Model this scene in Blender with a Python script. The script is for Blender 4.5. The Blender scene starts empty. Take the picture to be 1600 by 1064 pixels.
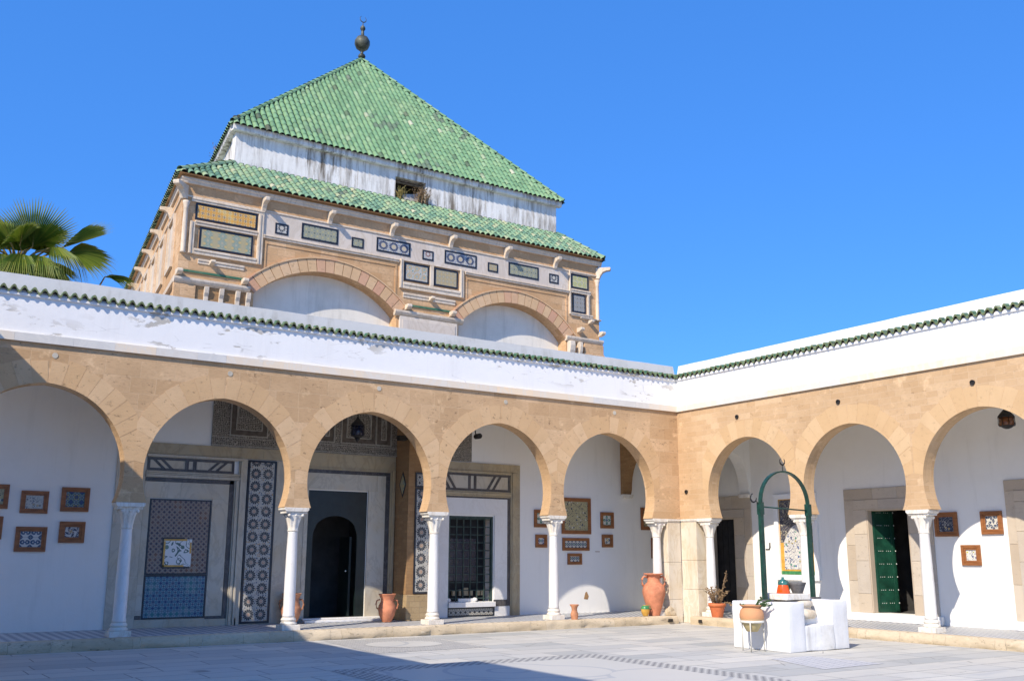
import bpy, bmesh, math, random
from mathutils import Vector, Matrix, noise as mnoise
random.seed(7)
PI = math.pi
S = bpy.context.scene
COL = S.collection
R = math.radians

# ------------------------------------------------------------------ materials
class NT:
    """small helper for writing node graphs"""
    def __init__(s, name):
        s.m = bpy.data.materials.new(name); s.m.use_nodes = True
        s.t = s.m.node_tree; s.t.nodes.clear()
        s.out = s.t.nodes.new('ShaderNodeOutputMaterial')
        s.b = s.t.nodes.new('ShaderNodeBsdfPrincipled')
        s.t.links.new(s.b.outputs[0], s.out.inputs[0])
    def n(s, typ, **kw):
        x = s.t.nodes.new(typ)
        for k, v in kw.items(): setattr(x, k, v)
        return x
    def put(s, sock, v):
        if hasattr(v, 'is_linked'): s.t.links.new(v, sock)
        elif isinstance(v, (tuple, list)):
            sock.default_value = tuple(v) + (1,) if (len(v) == 3 and len(sock.default_value) == 4) else tuple(v)
        else: sock.default_value = v
    def math(s, op, a, b=0., c=None, clamp=False):
        x = s.n('ShaderNodeMath', operation=op, use_clamp=clamp)
        s.put(x.inputs[0], a); s.put(x.inputs[1], b)
        if c is not None: s.put(x.inputs[2], c)
        return x.outputs[0]
    def mix(s, f, a, b, blend='MIX'):
        x = s.n('ShaderNodeMix', data_type='RGBA', blend_type=blend)
        s.put(x.inputs[0], f); s.put(x.inputs[6], a); s.put(x.inputs[7], b)
        return x.outputs[2]
    def uv(s): return s.n('ShaderNodeTexCoord').outputs['UV']
    def obj(s): return s.n('ShaderNodeTexCoord').outputs['Object']
    def mapping(s, v, scale=(1, 1, 1), loc=(0, 0, 0), rot=(0, 0, 0)):
        x = s.n('ShaderNodeMapping'); s.put(x.inputs[0], v)
        x.inputs[1].default_value = loc; x.inputs[2].default_value = rot; x.inputs[3].default_value = scale
        return x.outputs[0]
    def noise(s, v, scale, detail=3, rough=.55, dist=0.):
        x = s.n('ShaderNodeTexNoise'); s.put(x.inputs['Vector'], v)
        x.inputs['Scale'].default_value = scale; x.inputs['Detail'].default_value = detail
        x.inputs['Roughness'].default_value = rough; x.inputs['Distortion'].default_value = dist
        return x.outputs['Fac']
    def voro(s, v, scale, feature='F1', out='Distance', rnd=1.):
        x = s.n('ShaderNodeTexVoronoi', feature=feature); s.put(x.inputs['Vector'], v)
        x.inputs['Scale'].default_value = scale; x.inputs['Randomness'].default_value = rnd
        return x.outputs[out]
    def ramp(s, f, stops, interp='LINEAR'):
        x = s.n('ShaderNodeValToRGB'); s.put(x.inputs[0], f); cr = x.color_ramp; cr.interpolation = interp
        while len(cr.elements) < len(stops): cr.elements.new(.5)
        for e, (p, c) in zip(cr.elements, stops):
            e.position = p; e.color = tuple(c) + (1,) if len(c) == 3 else c
        return x.outputs[0]
    def step(s, f, lo, hi):
        x = s.n('ShaderNodeMapRange'); s.put(x.inputs[0], f)
        x.inputs[1].default_value = lo; x.inputs[2].default_value = hi; x.clamp = True
        return x.outputs[0]
    def island(s): return s.n('ShaderNodeNewGeometry').outputs['Random Per Island']
    def sep(s, v):
        x = s.n('ShaderNodeSeparateXYZ'); s.put(x.inputs[0], v); return x.outputs
    def brick(s, v, w, h, mortar, c1, c2, cm, off=.5, smooth=.1, bias=0., squash=1., sf=2):
        x = s.n('ShaderNodeTexBrick', offset=off, squash=squash, squash_frequency=sf); s.put(x.inputs['Vector'], v)
        s.put(x.inputs['Color1'], c1); s.put(x.inputs['Color2'], c2); s.put(x.inputs['Mortar'], cm)
        x.inputs['Scale'].default_value = 1; x.inputs['Mortar Size'].default_value = mortar
        x.inputs['Mortar Smooth'].default_value = smooth; x.inputs['Bias'].default_value = bias
        x.inputs['Brick Width'].default_value = w; x.inputs['Row Height'].default_value = h
        return x.outputs
    def done(s, col, rough=.8, bump=None, bs=.3, bd=.02, spec=.3, metal=0., extra=None):
        s.put(s.b.inputs['Base Color'], col); s.put(s.b.inputs['Roughness'], rough)
        s.b.inputs['Specular IOR Level'].default_value = spec; s.b.inputs['Metallic'].default_value = metal
        if bump is not None:
            x = s.n('ShaderNodeBump'); x.inputs['Strength'].default_value = bs; x.inputs['Distance'].default_value = bd
            s.put(x.inputs['Height'], bump); s.t.links.new(x.outputs[0], s.b.inputs['Normal'])
        return s.m

def plain(name, c, rough=.6, var=.12, scale=6., bump=.15, spec=.3, metal=0., bd=.01):
    g = NT(name); o = g.obj()
    f = g.noise(o, scale, 5, .6)
    lo = tuple(x * (1 - var * 2) for x in c); hi = tuple(min(1, x * (1 + var)) for x in c)
    col = g.ramp(f, [(.3, lo), (.7, hi)])
    return g.done(col, rough, g.noise(o, scale * 6, 4), bump, bd, spec, metal)

def ashlar(name, c1, c2, cm, w, h, mortar, pits=.5, light=.25, joint=.5, stain=.25):
    g = NT(name); u = g.uv(); o = g.obj()
    wob = g.noise(o, 5, 2)
    wu = g.n('ShaderNodeVectorMath', operation='MULTIPLY_ADD')
    nv = g.n('ShaderNodeTexNoise'); g.put(nv.inputs['Vector'], o); nv.inputs['Scale'].default_value = 2.5
    g.put(wu.inputs[0], nv.outputs['Color']); wu.inputs[1].default_value = (.05, .025, 0); g.put(wu.inputs[2], u)
    br = g.brick(wu.outputs[0], w, h, mortar, (0, 0, 0), (1, 1, 1), (.5, .5, .5), .47, .3, squash=.75, sf=3)
    tone = g.mix(g.math('MULTIPLY', g.sep(br[0])[0], 1.), c1, c2)
    big = g.noise(o, .7, 4, .6)
    tone = g.mix(g.step(big, .35, .75), tone, tuple(x * .86 for x in c1))
    pale = g.step(g.noise(o, 3.1, 4, .65), .60, .74)
    tone = g.mix(g.math('MULTIPLY', pale, light), tone, tuple(min(.9, x * 1.28) for x in c2))
    fine = g.noise(g.mapping(o, (14, 14, 40)), 1, 5, .7)
    tone = g.mix(g.math('MULTIPLY', g.step(fine, .48, .74), stain), tone, tuple(x * .68 for x in c1))
    pm = g.noise(g.mapping(o, (9, 9, 17)), 1, 6, .72)
    pit = g.math('MULTIPLY', g.step(pm, .59, .66), g.step(g.noise(o, 1.3, 3), .40, .56))
    tone = g.mix(g.math('MULTIPLY', pit, pits), tone, tuple(x * .42 for x in c1))
    col = g.mix(g.math('MULTIPLY', br[1], joint), tone, cm)
    hgt = g.math('SUBTRACT', g.math('ADD', g.math('MULTIPLY', fine, .35), g.math('MULTIPLY', wob, .3)), g.math('ADD', g.math('MULTIPLY', pit, .6), g.math('MULTIPLY', br[1], .4)))
    return g.done(col, .88, hgt, .55, .012, .2)

def island_stone(name, cols, pits=.5):
    g = NT(name); o = g.obj()
    tone = g.ramp(g.island(), [(i / (len(cols) - 1), c) for i, c in enumerate(cols)])
    f = g.noise(o, 2.2, 4, .6)
    tone = g.mix(g.math('MULTIPLY', g.step(f, .45, .75), .35), tone, tuple(x * .8 for x in cols[0]))
    fine = g.noise(g.mapping(o, (14, 14, 30)), 1, 5, .7)
    pm = g.step(g.noise(g.mapping(o, (10, 10, 15)), 1, 6, .72), .60, .68)
    tone = g.mix(g.math('MULTIPLY', pm, pits), tone, tuple(x * .5 for x in cols[0]))
    return g.done(tone, .88, g.math('SUBTRACT', fine, pm), .4, .012, .2)

def whitewash(name, c=(.8, .8, .79), dirt=(.5, .47, .42), amt=.25, peel=0., streak=0., rough=.85, pcol=(.42, .38, .31), lump=.35):
    g = NT(name); o = g.obj()
    f = g.noise(o, 1.1, 6, .65)
    col = g.mix(g.math('MULTIPLY', g.step(f, .5, .78), amt), c, dirt)
    f2 = g.noise(o, 9, 5, .7)
    col = g.mix(g.math('MULTIPLY', g.step(f2, .62, .78), amt * .8), col, dirt)
    rn = g.noise(g.mapping(o, (3.2, 3.2, .35), (1, 6, 2)), 1, 5, .7)
    col = g.mix(g.math('MULTIPLY', g.step(rn, .54, .74), amt * 1.1), col, tuple(x * .82 for x in dirt))
    h = g.math('ADD', g.math('MULTIPLY', g.noise(o, 3, 4), .8), g.math('MULTIPLY', g.noise(o, 22, 5, .6), .25))
    if streak:
        wq = g.n('ShaderNodeVectorMath', operation='MULTIPLY_ADD'); nq = g.n('ShaderNodeTexNoise'); g.put(nq.inputs['Vector'], o); nq.inputs['Scale'].default_value = 3.
        g.put(wq.inputs[0], nq.outputs['Color']); wq.inputs[1].default_value = (.05, .05, 0); g.put(wq.inputs[2], o)
        st = g.noise(g.mapping(wq.outputs[0], (5.2, 5.2, .5)), 1, 6, .74)
        top = g.noise(g.mapping(o, (.42, .42, .35), (2.2, 0, 0)), 1, 3, .6)
        st = g.math('MULTIPLY', g.step(st, .45, .62), g.step(top, .34, .52))
        col = g.mix(g.math('MULTIPLY', st, streak), col, (.16, .125, .09))
        st2 = g.noise(g.mapping(wq.outputs[0], (11, 11, .9), (3, 5, 1)), 1, 5, .68)
        col = g.mix(g.math('MULTIPLY', g.math('MULTIPLY', g.step(st2, .52, .72), g.step(top, .30, .5)), streak * .6), col, (.36, .27, .17))
        sp_ = g.noise(o, 16, 5, .75)
        col = g.mix(g.math('MULTIPLY', g.step(sp_, .60, .70), streak * .5), col, (.25, .22, .18))
    if peel:
        pm = g.noise(g.mapping(o, (1.6, 1.6, 4.5)), 1, 6, .62, .3)
        bigm = g.noise(g.mapping(o, (.33, .33, .6), (1.3, .2, 0)), 1, 1)
        pm = g.math('MULTIPLY', g.step(pm, .57, .60), g.step(bigm, .485, .565))
        pm = g.math('MULTIPLY', pm, peel)
        col = g.mix(pm, col, pcol)
        cr = g.voro(g.mapping(o, (1.1, 1.1, 5)), 1, 'DISTANCE_TO_EDGE')
        cr = g.math('MULTIPLY', g.math('SUBTRACT', 1., g.step(cr, .004, .016)), g.step(g.noise(o, 2, 3), .52, .6))
        col = g.mix(g.math('MULTIPLY', cr, .45), col, (.3, .27, .23))
        h = g.math('SUBTRACT', h, g.math('MULTIPLY', pm, .6))
    return g.done(col, rough, h, lump, .02, .2)

def marble(name, c1, c2, vein, rough=.45, vs=2.2, yellow=0., lump=.1):
    g = NT(name); o = g.obj()
    isl = g.island()
    col = g.mix(isl, c1, c2)
    v = g.noise(g.mapping(o, (vs, vs, vs * .45), rot=(.3, .6, .2)), 1, 8, .65, 1.6)
    col = g.mix(g.math('MULTIPLY', g.step(g.math('ABSOLUTE', g.math('SUBTRACT', v, .5)), .045, .0), .55), col, vein)
    b = g.noise(o, 1.3, 5, .6)
    col = g.mix(g.math('MULTIPLY', g.step(b, .45, .8), .4), col, vein)
    if yellow:
        y = g.noise(g.mapping(o, (1, 1, 1), (7, 3, 2)), 1.9, 5, .6)
        col = g.mix(g.math('MULTIPLY', g.step(y, .45, .7), yellow), col, (.55, .38, .17))
    return g.done(col, rough, g.noise(o, 18, 4), lump, .006, .4)

def glazed(name, cols, rough=.3, stain=.5, spec=.45):
    """per-tile colour for glazed roof tiles"""
    g = NT(name); o = g.obj()
    col = g.ramp(g.island(), cols)
    f = g.noise(o, 9, 5, .7)
    col = g.mix(g.math('MULTIPLY', g.step(f, .5, .72), stain), col, (.30, .34, .20))
    f2 = g.noise(g.mapping(o, (1, 1, 1), (4, 4, 4)), .8, 4, .65)
    col = g.mix(g.math('MULTIPLY', g.step(f2, .56, .74), stain * .6), col, (.36, .36, .20))
    f3 = g.math('MULTIPLY', g.step(g.noise(g.mapping(o, (1, 1, 1), (9, 1, 7)), .55, 3, .6), .54, .62), g.math('GREATER_THAN', g.math('FRACT', g.math('MULTIPLY', g.island(), 37.)), .72))
    col = g.mix(g.math('MULTIPLY', f3, .7), col, (.10, .12, .10))
    return g.done(col, g.ramp(f, [(.3, (rough,) * 3), (.7, (min(1, rough + .35),) * 3)]), f, .25, .008, spec)

# ---- tile work: patterns drawn in metres from the panel's own UVs
def cellpq(g, cw, ch=None, off=(0, 0)):
    ch = ch or cw
    u = g.sep(g.mapping(g.uv(), (1 / cw, 1 / ch, 1), (off[0], off[1], 0)))
    x = g.math('SUBTRACT', g.math('FRACT', u[0]), .5); y = g.math('SUBTRACT', g.math('FRACT', u[1]), .5)
    r = g.math('SQRT', g.math('ADD', g.math('MULTIPLY', x, x), g.math('MULTIPLY', y, y)))
    th = g.math('ARCTAN2', y, x)
    return u, x, y, r, th

def worn(g, col, amt=.3, c=(.45, .36, .25)):
    o = g.obj()
    return g.mix(g.math('MULTIPLY', g.step(g.noise(o, 3.2, 5, .7), .56, .68), amt), col, c)

def zellige_rosette(name, cell, dark=(.025, .03, .04), ground=(.44, .42, .365), core=(.45, .2, .1), specks=((.05, .07, .12), (.38, .22, .09), (.52, .50, .44), (.07, .12, .2)), n=12, ring=(.16, .40), wear=.25, ch=None, speck=16, off=(0, 0)):
    g = NT(name); u, x, y, r, th = cellpq(g, cell, ch, off)
    lob = g.math('COSINE', g.math('MULTIPLY', th, n))
    sp = g.n('ShaderNodeTexVoronoi'); g.put(sp.inputs['Vector'], g.mapping(g.uv(), (1 / cell, 1 / cell, 1))); sp.inputs['Scale'].default_value = speck / 2.2
    sp.inputs['Randomness'].default_value = .55
    sc = g.sep(sp.outputs['Color'])[0]
    k = len(specks)
    sc = g.ramp(sc, [(i / k, c) for i, c in enumerate(specks)], 'CONSTANT')
    edge = g.math('LESS_THAN', sp.outputs['Distance'], .40)
    col = g.mix(edge, ground, sc)
    rim = g.math('ADD', ring[1], g.math('MULTIPLY', lob, .045))
    inr = g.math('LESS_THAN', r, g.math('ADD', rim, .035))
    col = g.mix(inr, col, ground)
    rg = g.math('MULTIPLY', g.math('LESS_THAN', r, rim), g.math('GREATER_THAN', g.math('ADD', lob, g.math('MULTIPLY', r, 1.)), -.62))
    col = g.mix(rg, col, dark)
    col = g.mix(g.math('LESS_THAN', r, g.math('ADD', ring[0], g.math('MULTIPLY', lob, .02))), col, ground)
    col = g.mix(g.math('LESS_THAN', r, ring[0] * .72), col, core)
    star = g.math('LESS_THAN', r, g.math('ADD', ring[0] * .36, g.math('MULTIPLY', g.math('COSINE', g.math('MULTIPLY', th, 8)), ring[0] * .12)))
    col = g.mix(star, col, ground)
    return g.done(worn(g, col, wear), .35, None, spec=.4)

def zellige_weave(name, cell, cols, bias=0., wear=.25, mixin=None, stripes=False, rough=.38):
    """interlaced star lattice: constant bands of a wave field"""
    g = NT(name)
    u = g.sep(g.mapping(g.uv(), (2 * PI / cell, 2 * PI / cell, 1)))
    cx, cy = g.math('COSINE', u[0]), g.math('COSINE', u[1])
    d1 = g.math('COSINE', g.math('ADD', u[0], u[1])); d2 = g.math('COSINE', g.math('SUBTRACT', u[0], u[1]))
    f = g.math('MULTIPLY', g.math('ADD', cx, cy), .5)
    q = g.math('MULTIPLY', g.math('ADD', d1, d2), .5)
    w = g.math('ADD', g.math('MULTIPLY', f, .34), g.math('MULTIPLY', g.math('MULTIPLY', q, f), .42))
    c2 = g.math('MULTIPLY', g.math('COSINE', g.math('MULTIPLY', u[0], 2.)), g.math('COSINE', g.math('MULTIPLY', u[1], 2.)))
    w = g.math('ADD', g.math('ADD', g.math('MULTIPLY', c2, .2), w), .5 + bias)
    k = len(cols)
    col = g.ramp(w, [(i / k, c) for i, c in enumerate(cols)], 'CONSTANT')
    if stripes:
        s = g.step(g.math('COSINE', g.math('MULTIPLY', u[0], .5)), .2, .5)
        col = g.mix(g.math('MULTIPLY', s, .6), col, cols[0])
    vr = g.noise(g.obj(), 2.4, 3)
    if mixin: col = g.mix(g.math('MULTIPLY', g.step(vr, .5, .62), .75), col, g.mix(g.math('GREATER_THAN', w, .5), mixin, cols[1]))
    gr = g.n('ShaderNodeTexBrick'); g.put(gr.inputs['Vector'], g.uv()); gr.offset = 0
    gr.inputs['Scale'].default_value = 1; gr.inputs['Brick Width'].default_value = cell; gr.inputs['Row Height'].default_value = cell
    gr.inputs['Mortar Size'].default_value = cell * .02
    col = g.mix(g.math('MULTIPLY', gr.outputs['Fac'], .5), col, (.2, .18, .15))
    return g.done(worn(g, col, wear), rough, None, spec=.4)

def scroll_tile(name, scale, line, ground, accents, wear=.2, thr=.09, mid=None):
    """free arabesque scrollwork: contour lines of a swirled noise"""
    g = NT(name); v = g.uv()
    nz = g.n('ShaderNodeTexNoise'); g.put(nz.inputs['Vector'], v); nz.inputs['Scale'].default_value = scale
    nz.inputs['Detail'].default_value = .6; nz.inputs['Distortion'].default_value = 1.4
    f = nz.outputs['Fac']
    a = g.math('FRACT', g.math('MULTIPLY', f, 5.))
    ln = g.math('LESS_THAN', g.math('ABSOLUTE', g.math('SUBTRACT', a, .5)), thr)
    vo = g.n('ShaderNodeTexVoronoi'); g.put(vo.inputs['Vector'], v); vo.inputs['Scale'].default_value = scale * 1.5
    k = len(accents)
    ac = g.ramp(g.sep(vo.outputs['Color'])[0], [(i / k, c) for i, c in enumerate(accents)], 'CONSTANT')
    col = g.mix(g.math('LESS_THAN', vo.outputs['Distance'], .28), ground, ac)
    col = g.mix(ln, col, line)
    return g.done(worn(g, col, wear), .35, None, spec=.4)

def motif_tile(name, cell, n, dark, ground, c3, twist=0., off=(0, 0), ch=None):
    """a single painted flower or medallion per tile"""
    g = NT(name); u, x, y, r, th = cellpq(g, cell, ch, off)
    t2 = g.math('ADD', th, g.math('MULTIPLY', r, twist))
    lob = g.math('COSINE', g.math('MULTIPLY', t2, n))
    lob2 = g.math('COSINE', g.math('MULTIPLY', t2, n * 2))
    f = g.math('SUBTRACT', g.math('ADD', .33, g.math('MULTIPLY', lob, .15)), r)
    col = g.mix(g.math('GREATER_THAN', f, 0.), ground, dark)
    f2 = g.math('SUBTRACT', g.math('ADD', .20, g.math('MULTIPLY', lob2, .10)), r)
    col = g.mix(g.math('GREATER_THAN', f2, 0.), col, ground)
    f3 = g.math('SUBTRACT', g.math('ADD', .12, g.math('MULTIPLY', lob, .06)), r)
    col = g.mix(g.math('GREATER_THAN', f3, 0.), col, c3)
    cor = g.math('SUBTRACT', r, g.math('ADD', .53, g.math('MULTIPLY', lob2, .05)))
    col = g.mix(g.math('GREATER_THAN', cor, 0.), col, dark)
    ed = g.math('MAXIMUM', g.math('ABSOLUTE', x), g.math('ABSOLUTE', y))
    col = g.mix(g.math('GREATER_THAN', ed, .485), col, tuple(c * .5 for c in ground))
    return g.done(worn(g, col, .15), .3, None, spec=.45)

M = {}
def make_materials():
    M['stoneA'] = ashlar('ochre_limestone', (.545, .347, .182), (.725, .497, .29), (.70, .515, .32), .62, .30, .005, .9, .6, .40, .5)
    M['stoneB'] = ashlar('ochre_block_stone', (.55, .36, .195), (.67, .47, .28), (.70, .53, .36), .36, .13, .005, .4, .6, .36, .35)
    M['voussA'] = island_stone('voussoir_stone', [(.60, .388, .202), (.62, .408, .218), (.64, .428, .236), (.69, .478, .278)], .9)
    M['voussB'] = island_stone('voussoir_block', [(.575, .38, .20), (.60, .405, .22), (.64, .45, .26)], .4)
    M['tower'] = ashlar('tower_stone', (.56, .335, .165), (.76, .51, .295), (.42, .27, .15), .46, .17, .006, .8, .6, .6, .8)
    M['tower_vouss'] = island_stone('tower_voussoir', [(.58, .37, .20), (.61, .40, .22), (.64, .43, .245), (.58, .315, .20), (.62, .41, .225), (.66, .45, .27)], .7)
    M['plinthstone'] = ashlar('yellow_block_stone', (.42, .30, .16), (.56, .43, .26), (.30, .22, .13), .26, .12, .008, .3, .4, .6, .3)
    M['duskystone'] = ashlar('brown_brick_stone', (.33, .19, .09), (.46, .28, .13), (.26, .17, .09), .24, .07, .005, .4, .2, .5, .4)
    M['doorstone'] = island_stone('grey_beige_stone', [(.45, .365, .27), (.52, .43, .325), (.58, .495, .385), (.49, .43, .36), (.55, .45, .33)], .35)
    M['kerb'] = ashlar('kerb_stone', (.56, .45, .30), (.68, .57, .41), (.34, .27, .18), 1.3, .4, .006, .9, .4, .6, .6)
    M['white'] = whitewash('whitewash', (.85, .835, .80), (.60, .57, .52), .10)
    M['white_room'] = whitewash('gallery_whitewash', (.84, .82, .765), (.60, .57, .50), .18)
    M['parapet'] = whitewash('peeling_whitewash', (.85, .83, .79), (.58, .55, .50), .14, peel=.8)
    M['coping'] = whitewash('grey_coping', (.52, .515, .49), (.36, .345, .30), .6)  # mottled grey, darker than the right arcade's coping
    M['coping_pale'] = whitewash('pale_coping', (.78, .78, .76), (.50, .47, .40), .40)
    M['drum'] = whitewash('streaked_whitewash', (.84, .81, .76), (.48, .44, .38), .35, streak=1.)
    M['tympanum'] = whitewash('tympanum_plaster', (.78, .73, .63), (.46, .42, .33), .35)
    M['well_step'] = whitewash('stained_step_whitewash', (.80, .79, .76), (.44, .40, .32), .6, lump=.9)
    M['well'] = whitewash('well_whitewash', (.74, .735, .72), (.50, .46, .38), .30, lump=.7)
    M['marble_white'] = marble('white_marble', (.80, .78, .74), (.75, .73, .69), (.68, .65, .60), .42)
    M['marble_cap'] = marble('capital_marble', (.80, .76, .68), (.74, .69, .6), (.55, .46, .34), .6, lump=.3)
    M['marble_trim'] = marble('trim_marble', (.86, .68, .46), (.64, .62, .57), (.74, .70, .62), .5, 1.2)
    M['marble_grey'] = marble('grey_marble', (.50, .455, .36), (.58, .53, .43), (.37, .33, .26), .5, 1.6, .35)
    M['marble_yellow'] = marble('yellow_marble', (.47, .385, .24), (.41, .345, .23), (.29, .23, .145), .5, 1.8, .4)
    M['marble_dark'] = marble('dark_marble', (.045, .042, .042), (.075, .068, .066), (.15, .14, .13), .4, 3.)
    M['marble_pier'] = marble('pier_marble', (.72, .66, .55), (.66, .58, .46), (.52, .42, .28), .6, 1.8, .35, .3)
    M['limestone_white'] = marble('pale_carved_stone', (.70, .60, .47), (.63, .52, .40), (.45, .35, .24), .7, 2., .12, .3)
    M['band_marble'] = marble('frieze_marble', (.68, .60, .50), (.62, .53, .44), (.50, .41, .31), .6, 1.4, .1)
    g6 = [(0, (.012, .07, .042)), (.25, (.02, .095, .055)), (.5, (.03, .13, .07)), (.7, (.06, .155, .08)), (.86, (.13, .19, .09)), (.95, (.32, .30, .16)), (1, (.04, .05, .04))]
    M['roof'] = glazed('green_roof_tile', [(0, (.06, .07, .05)), (.02, (.13, .25, .13)), (.25, (.155, .295, .155)), (.6, (.175, .325, .17)), (.88, (.205, .345, .175)), (.985, (.25, .38, .215)), (.996, (.32, .39, .24)), (1, (.52, .51, .38))], .55, .35, .3)
    M['roof_low'] = glazed('mixed_green_tile', [(0, (.07, .16, .11)), (.15, (.13, .25, .17)), (.4, (.18, .31, .19)), (.7, (.23, .35, .20)), (.9, (.29, .37, .21)), (.975, (.38, .40, .25)), (1, (.54, .51, .36))], .55, .45, .3)
    M['cornice_tile'] = glazed('dark_green_tile', g6, .35, .35)
    M['tile_edge'] = plain('tile_edge', (.17, .20, .09), .7, .3, 14)
    M['under_tile_shade'] = plain('shaded_tile_underside', (.045, .045, .032), .9, .3, 8)  # near-black: the shade inside the tile hollows is put into the colour
    M['black_frame'] = plain('black_tile_border', (.018, .02, .028), .35, .3, 9, .1, .5)
    M['iron_green'] = plain('green_painted_iron', (.010, .055, .038), .42, .25, 10, .2, .5)
    M['iron_dark'] = plain('dark_iron', (.025, .022, .02), .6, .3, 14, .3, .4)
    M['bronze'] = plain('weathered_bronze', (.11, .115, .085), .55, .45, 5, .3, .5, .35)
    M['wood_frame'] = None
    g = NT('frame_wood'); o = g.obj()
    f = g.noise(g.mapping(o, (6, 6, 22)), 1, 5, .6)
    base = g.ramp(f, [(.3, (.20, .072, .022)), (.7, (.36, .14, .045))])
    M['wood_frame'] = g.done(base, .45, f, .2, .004, .4)
    M['door_green'] = plain('dark_green_paint', (.008, .016, .014), .4, .25, 5, .15, .5)
    M['grille_green'] = plain('faded_grille_paint', (.045, .075, .065), .55, .2, 9)
    M['door_leaf'] = plain('green_door_paint', (.010, .060, .036), .38, .25, 5, .15, .5)
    M['door_dark'] = plain('dark_door_wood', (.016, .017, .02), .6, .3, 6)
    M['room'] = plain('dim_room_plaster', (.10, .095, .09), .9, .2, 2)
    M['nail'] = plain('pale_nail', (.62, .62, .58), .5, .1)
    M['terracotta'] = plain('terracotta', (.62, .245, .135), .8, .14, 7, .25, .2)
    M['terra_pale'] = plain('pale_terracotta', (.56, .26, .14), .85, .2, 6, .25, .2)
    M['pot_orange'] = plain('orange_clay', (.62, .18, .07), .75, .1, 8, .2, .3)
    M['glaze_orange'] = plain('orange_glaze', (.75, .10, .012), .15, .06, 8, .02, .6)
    M['glaze_green'] = plain('green_glaze', (.05, .18, .16), .15, .3, 12, .05, .6)
    M['grey_stone'] = plain('dark_grey_stone', (.13, .125, .125), .9, .2, 14, .5)
    M['leaf_green'] = plain('leaf', (.06, .115, .035), .6, .3, 9, .1)
    M['dry_leaf'] = plain('dry_leaf', (.33, .22, .12), .85, .35, 25, .1)
    M['dry_grass'] = plain('dry_grass', (.36, .28, .10), .9, .3, 25, .1)
    M['soil'] = plain('soil', (.09, .06, .04), .95, .3, 20, .5)
    M['white_metal'] = plain('cream_metal', (.72, .69, .6), .5, .1)
    M['black'] = plain('black_feathers', (.012, .013, .02), .7, .1)
    M['amber'] = plain('amber_glass', (.20, .07, .022), .25, .3, 14, .05, .6)
    M['lamp_blue'] = plain('dark_blue_glass', (.02, .024, .05), .25, .3, 14, .05, .6)
    M['palm_trunk'] = plain('palm_bark', (.20, .14, .08), .95, .35, 9, .8)
    M['rope'] = plain('rope', (.06, .055, .045), .9, .2)
    # palm fans: green blades with yellow ends (second UV axis runs along the blade)
    g = NT('palm_blade'); u = g.sep(g.uv())
    base = g.ramp(g.island(), [(0, (.11, .18, .022)), (.5, (.18, .26, .032)), (1, (.30, .32, .055))])
    col = g.mix(g.step(u[1], .62, 1.), base, (.22, .22, .06))
    g.b.inputs['Transmission Weight'].default_value = 0.
    tr = g.n('ShaderNodeBsdfTranslucent'); g.put(tr.inputs[0], g.mix(.5, col, (.16, .26, .02)))
    mx = g.n('ShaderNodeMixShader'); mx.inputs[0].default_value = .45
    M['palm'] = g.done(col, .5, None, spec=.35)
    g.t.links.new(g.b.outputs[0], mx.inputs[1]); g.t.links.new(tr.outputs[0], mx.inputs[2]); g.t.links.new(mx.outputs[0], g.out.inputs[0])
    # paving
    g = NT('marble_paving'); v = g.uv(); o = g.obj()
    wv = g.n('ShaderNodeVectorMath', operation='MULTIPLY_ADD')
    nv = g.n('ShaderNodeTexNoise'); g.put(nv.inputs['Vector'], o); nv.inputs['Scale'].default_value = .6; nv.inputs['Detail'].default_value = 1
    g.put(wv.inputs[0], nv.outputs['Color']); wv.inputs[1].default_value = (.12, .12, 0); g.put(wv.inputs[2], v)
    b1 = g.brick(wv.outputs[0], 1.5, .56, .011, (0, 0, 0), (1, 1, 1), (.5, .5, .5), .37, .1, squash=.55, sf=3)
    tone = g.ramp(g.sep(b1[0])[0], [(0, (.39, .395, .37)), (.3, (.53, .515, .465)), (.6, (.57, .545, .475)), (.85, (.45, .45, .42)), (1, (.63, .60, .52))])
    vein = g.noise(g.mapping(o, (1.2, 4.2, 1), rot=(0, 0, .1)), 1, 6, .62, .8)
    tone = g.mix(g.math('MULTIPLY', g.step(vein, .5, .72), .45), tone, (.36, .37, .385))
    st = g.noise(o, .55, 5, .65)
    tone = g.mix(g.math('MULTIPLY', g.step(st, .48, .75), .35), tone, (.56, .50, .41))
    ck = g.voro(g.mapping(o, (.7, 1.1, 1)), 1, 'DISTANCE_TO_EDGE')
    ck = g.math('MULTIPLY', g.math('SUBTRACT', 1., g.step(ck, .003, .010)), g.step(g.noise(o, 1.1, 2), .55, .6))
    j = g.math('MAXIMUM', g.math('MULTIPLY', b1[1], .75), g.math('MULTIPLY', ck, .6))
    col = g.mix(j, tone, (.15, .14, .125))
    M['paving'] = g.done(col, .72, g.math('SUBTRACT', vein, j), .15, .01, .3)
    M['earth'] = plain('dry_earth', (.34, .28, .20), .95, .2, .3)
    # gallery floor: small blue-grey and white lozenges
    g = NT('lozenge_floor'); u = g.sep(g.mapping(g.uv(), (1, 1, 1)))
    p = g.math('ADD', g.math('MULTIPLY', u[0], 1 / .17), g.math('MULTIPLY', g.math('PINGPONG', g.math('MULTIPLY', u[1], 1 / .15), .5), 1.2))
    ch = g.math('GREATER_THAN', g.math('FRACT', p), .5)
    M['lozenge'] = g.done(g.mix(ch, (.62, .61, .58), (.19, .21, .25)), .5, None, spec=.35)
    g = NT('mosaic_border'); cc = g.n('ShaderNodeTexChecker'); g.put(cc.inputs['Vector'], g.uv()); cc.inputs['Scale'].default_value = 1 / .073
    cc.inputs['Color1'].default_value = (.54, .525, .47, 1); cc.inputs['Color2'].default_value = (.21, .21, .205, 1)
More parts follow.
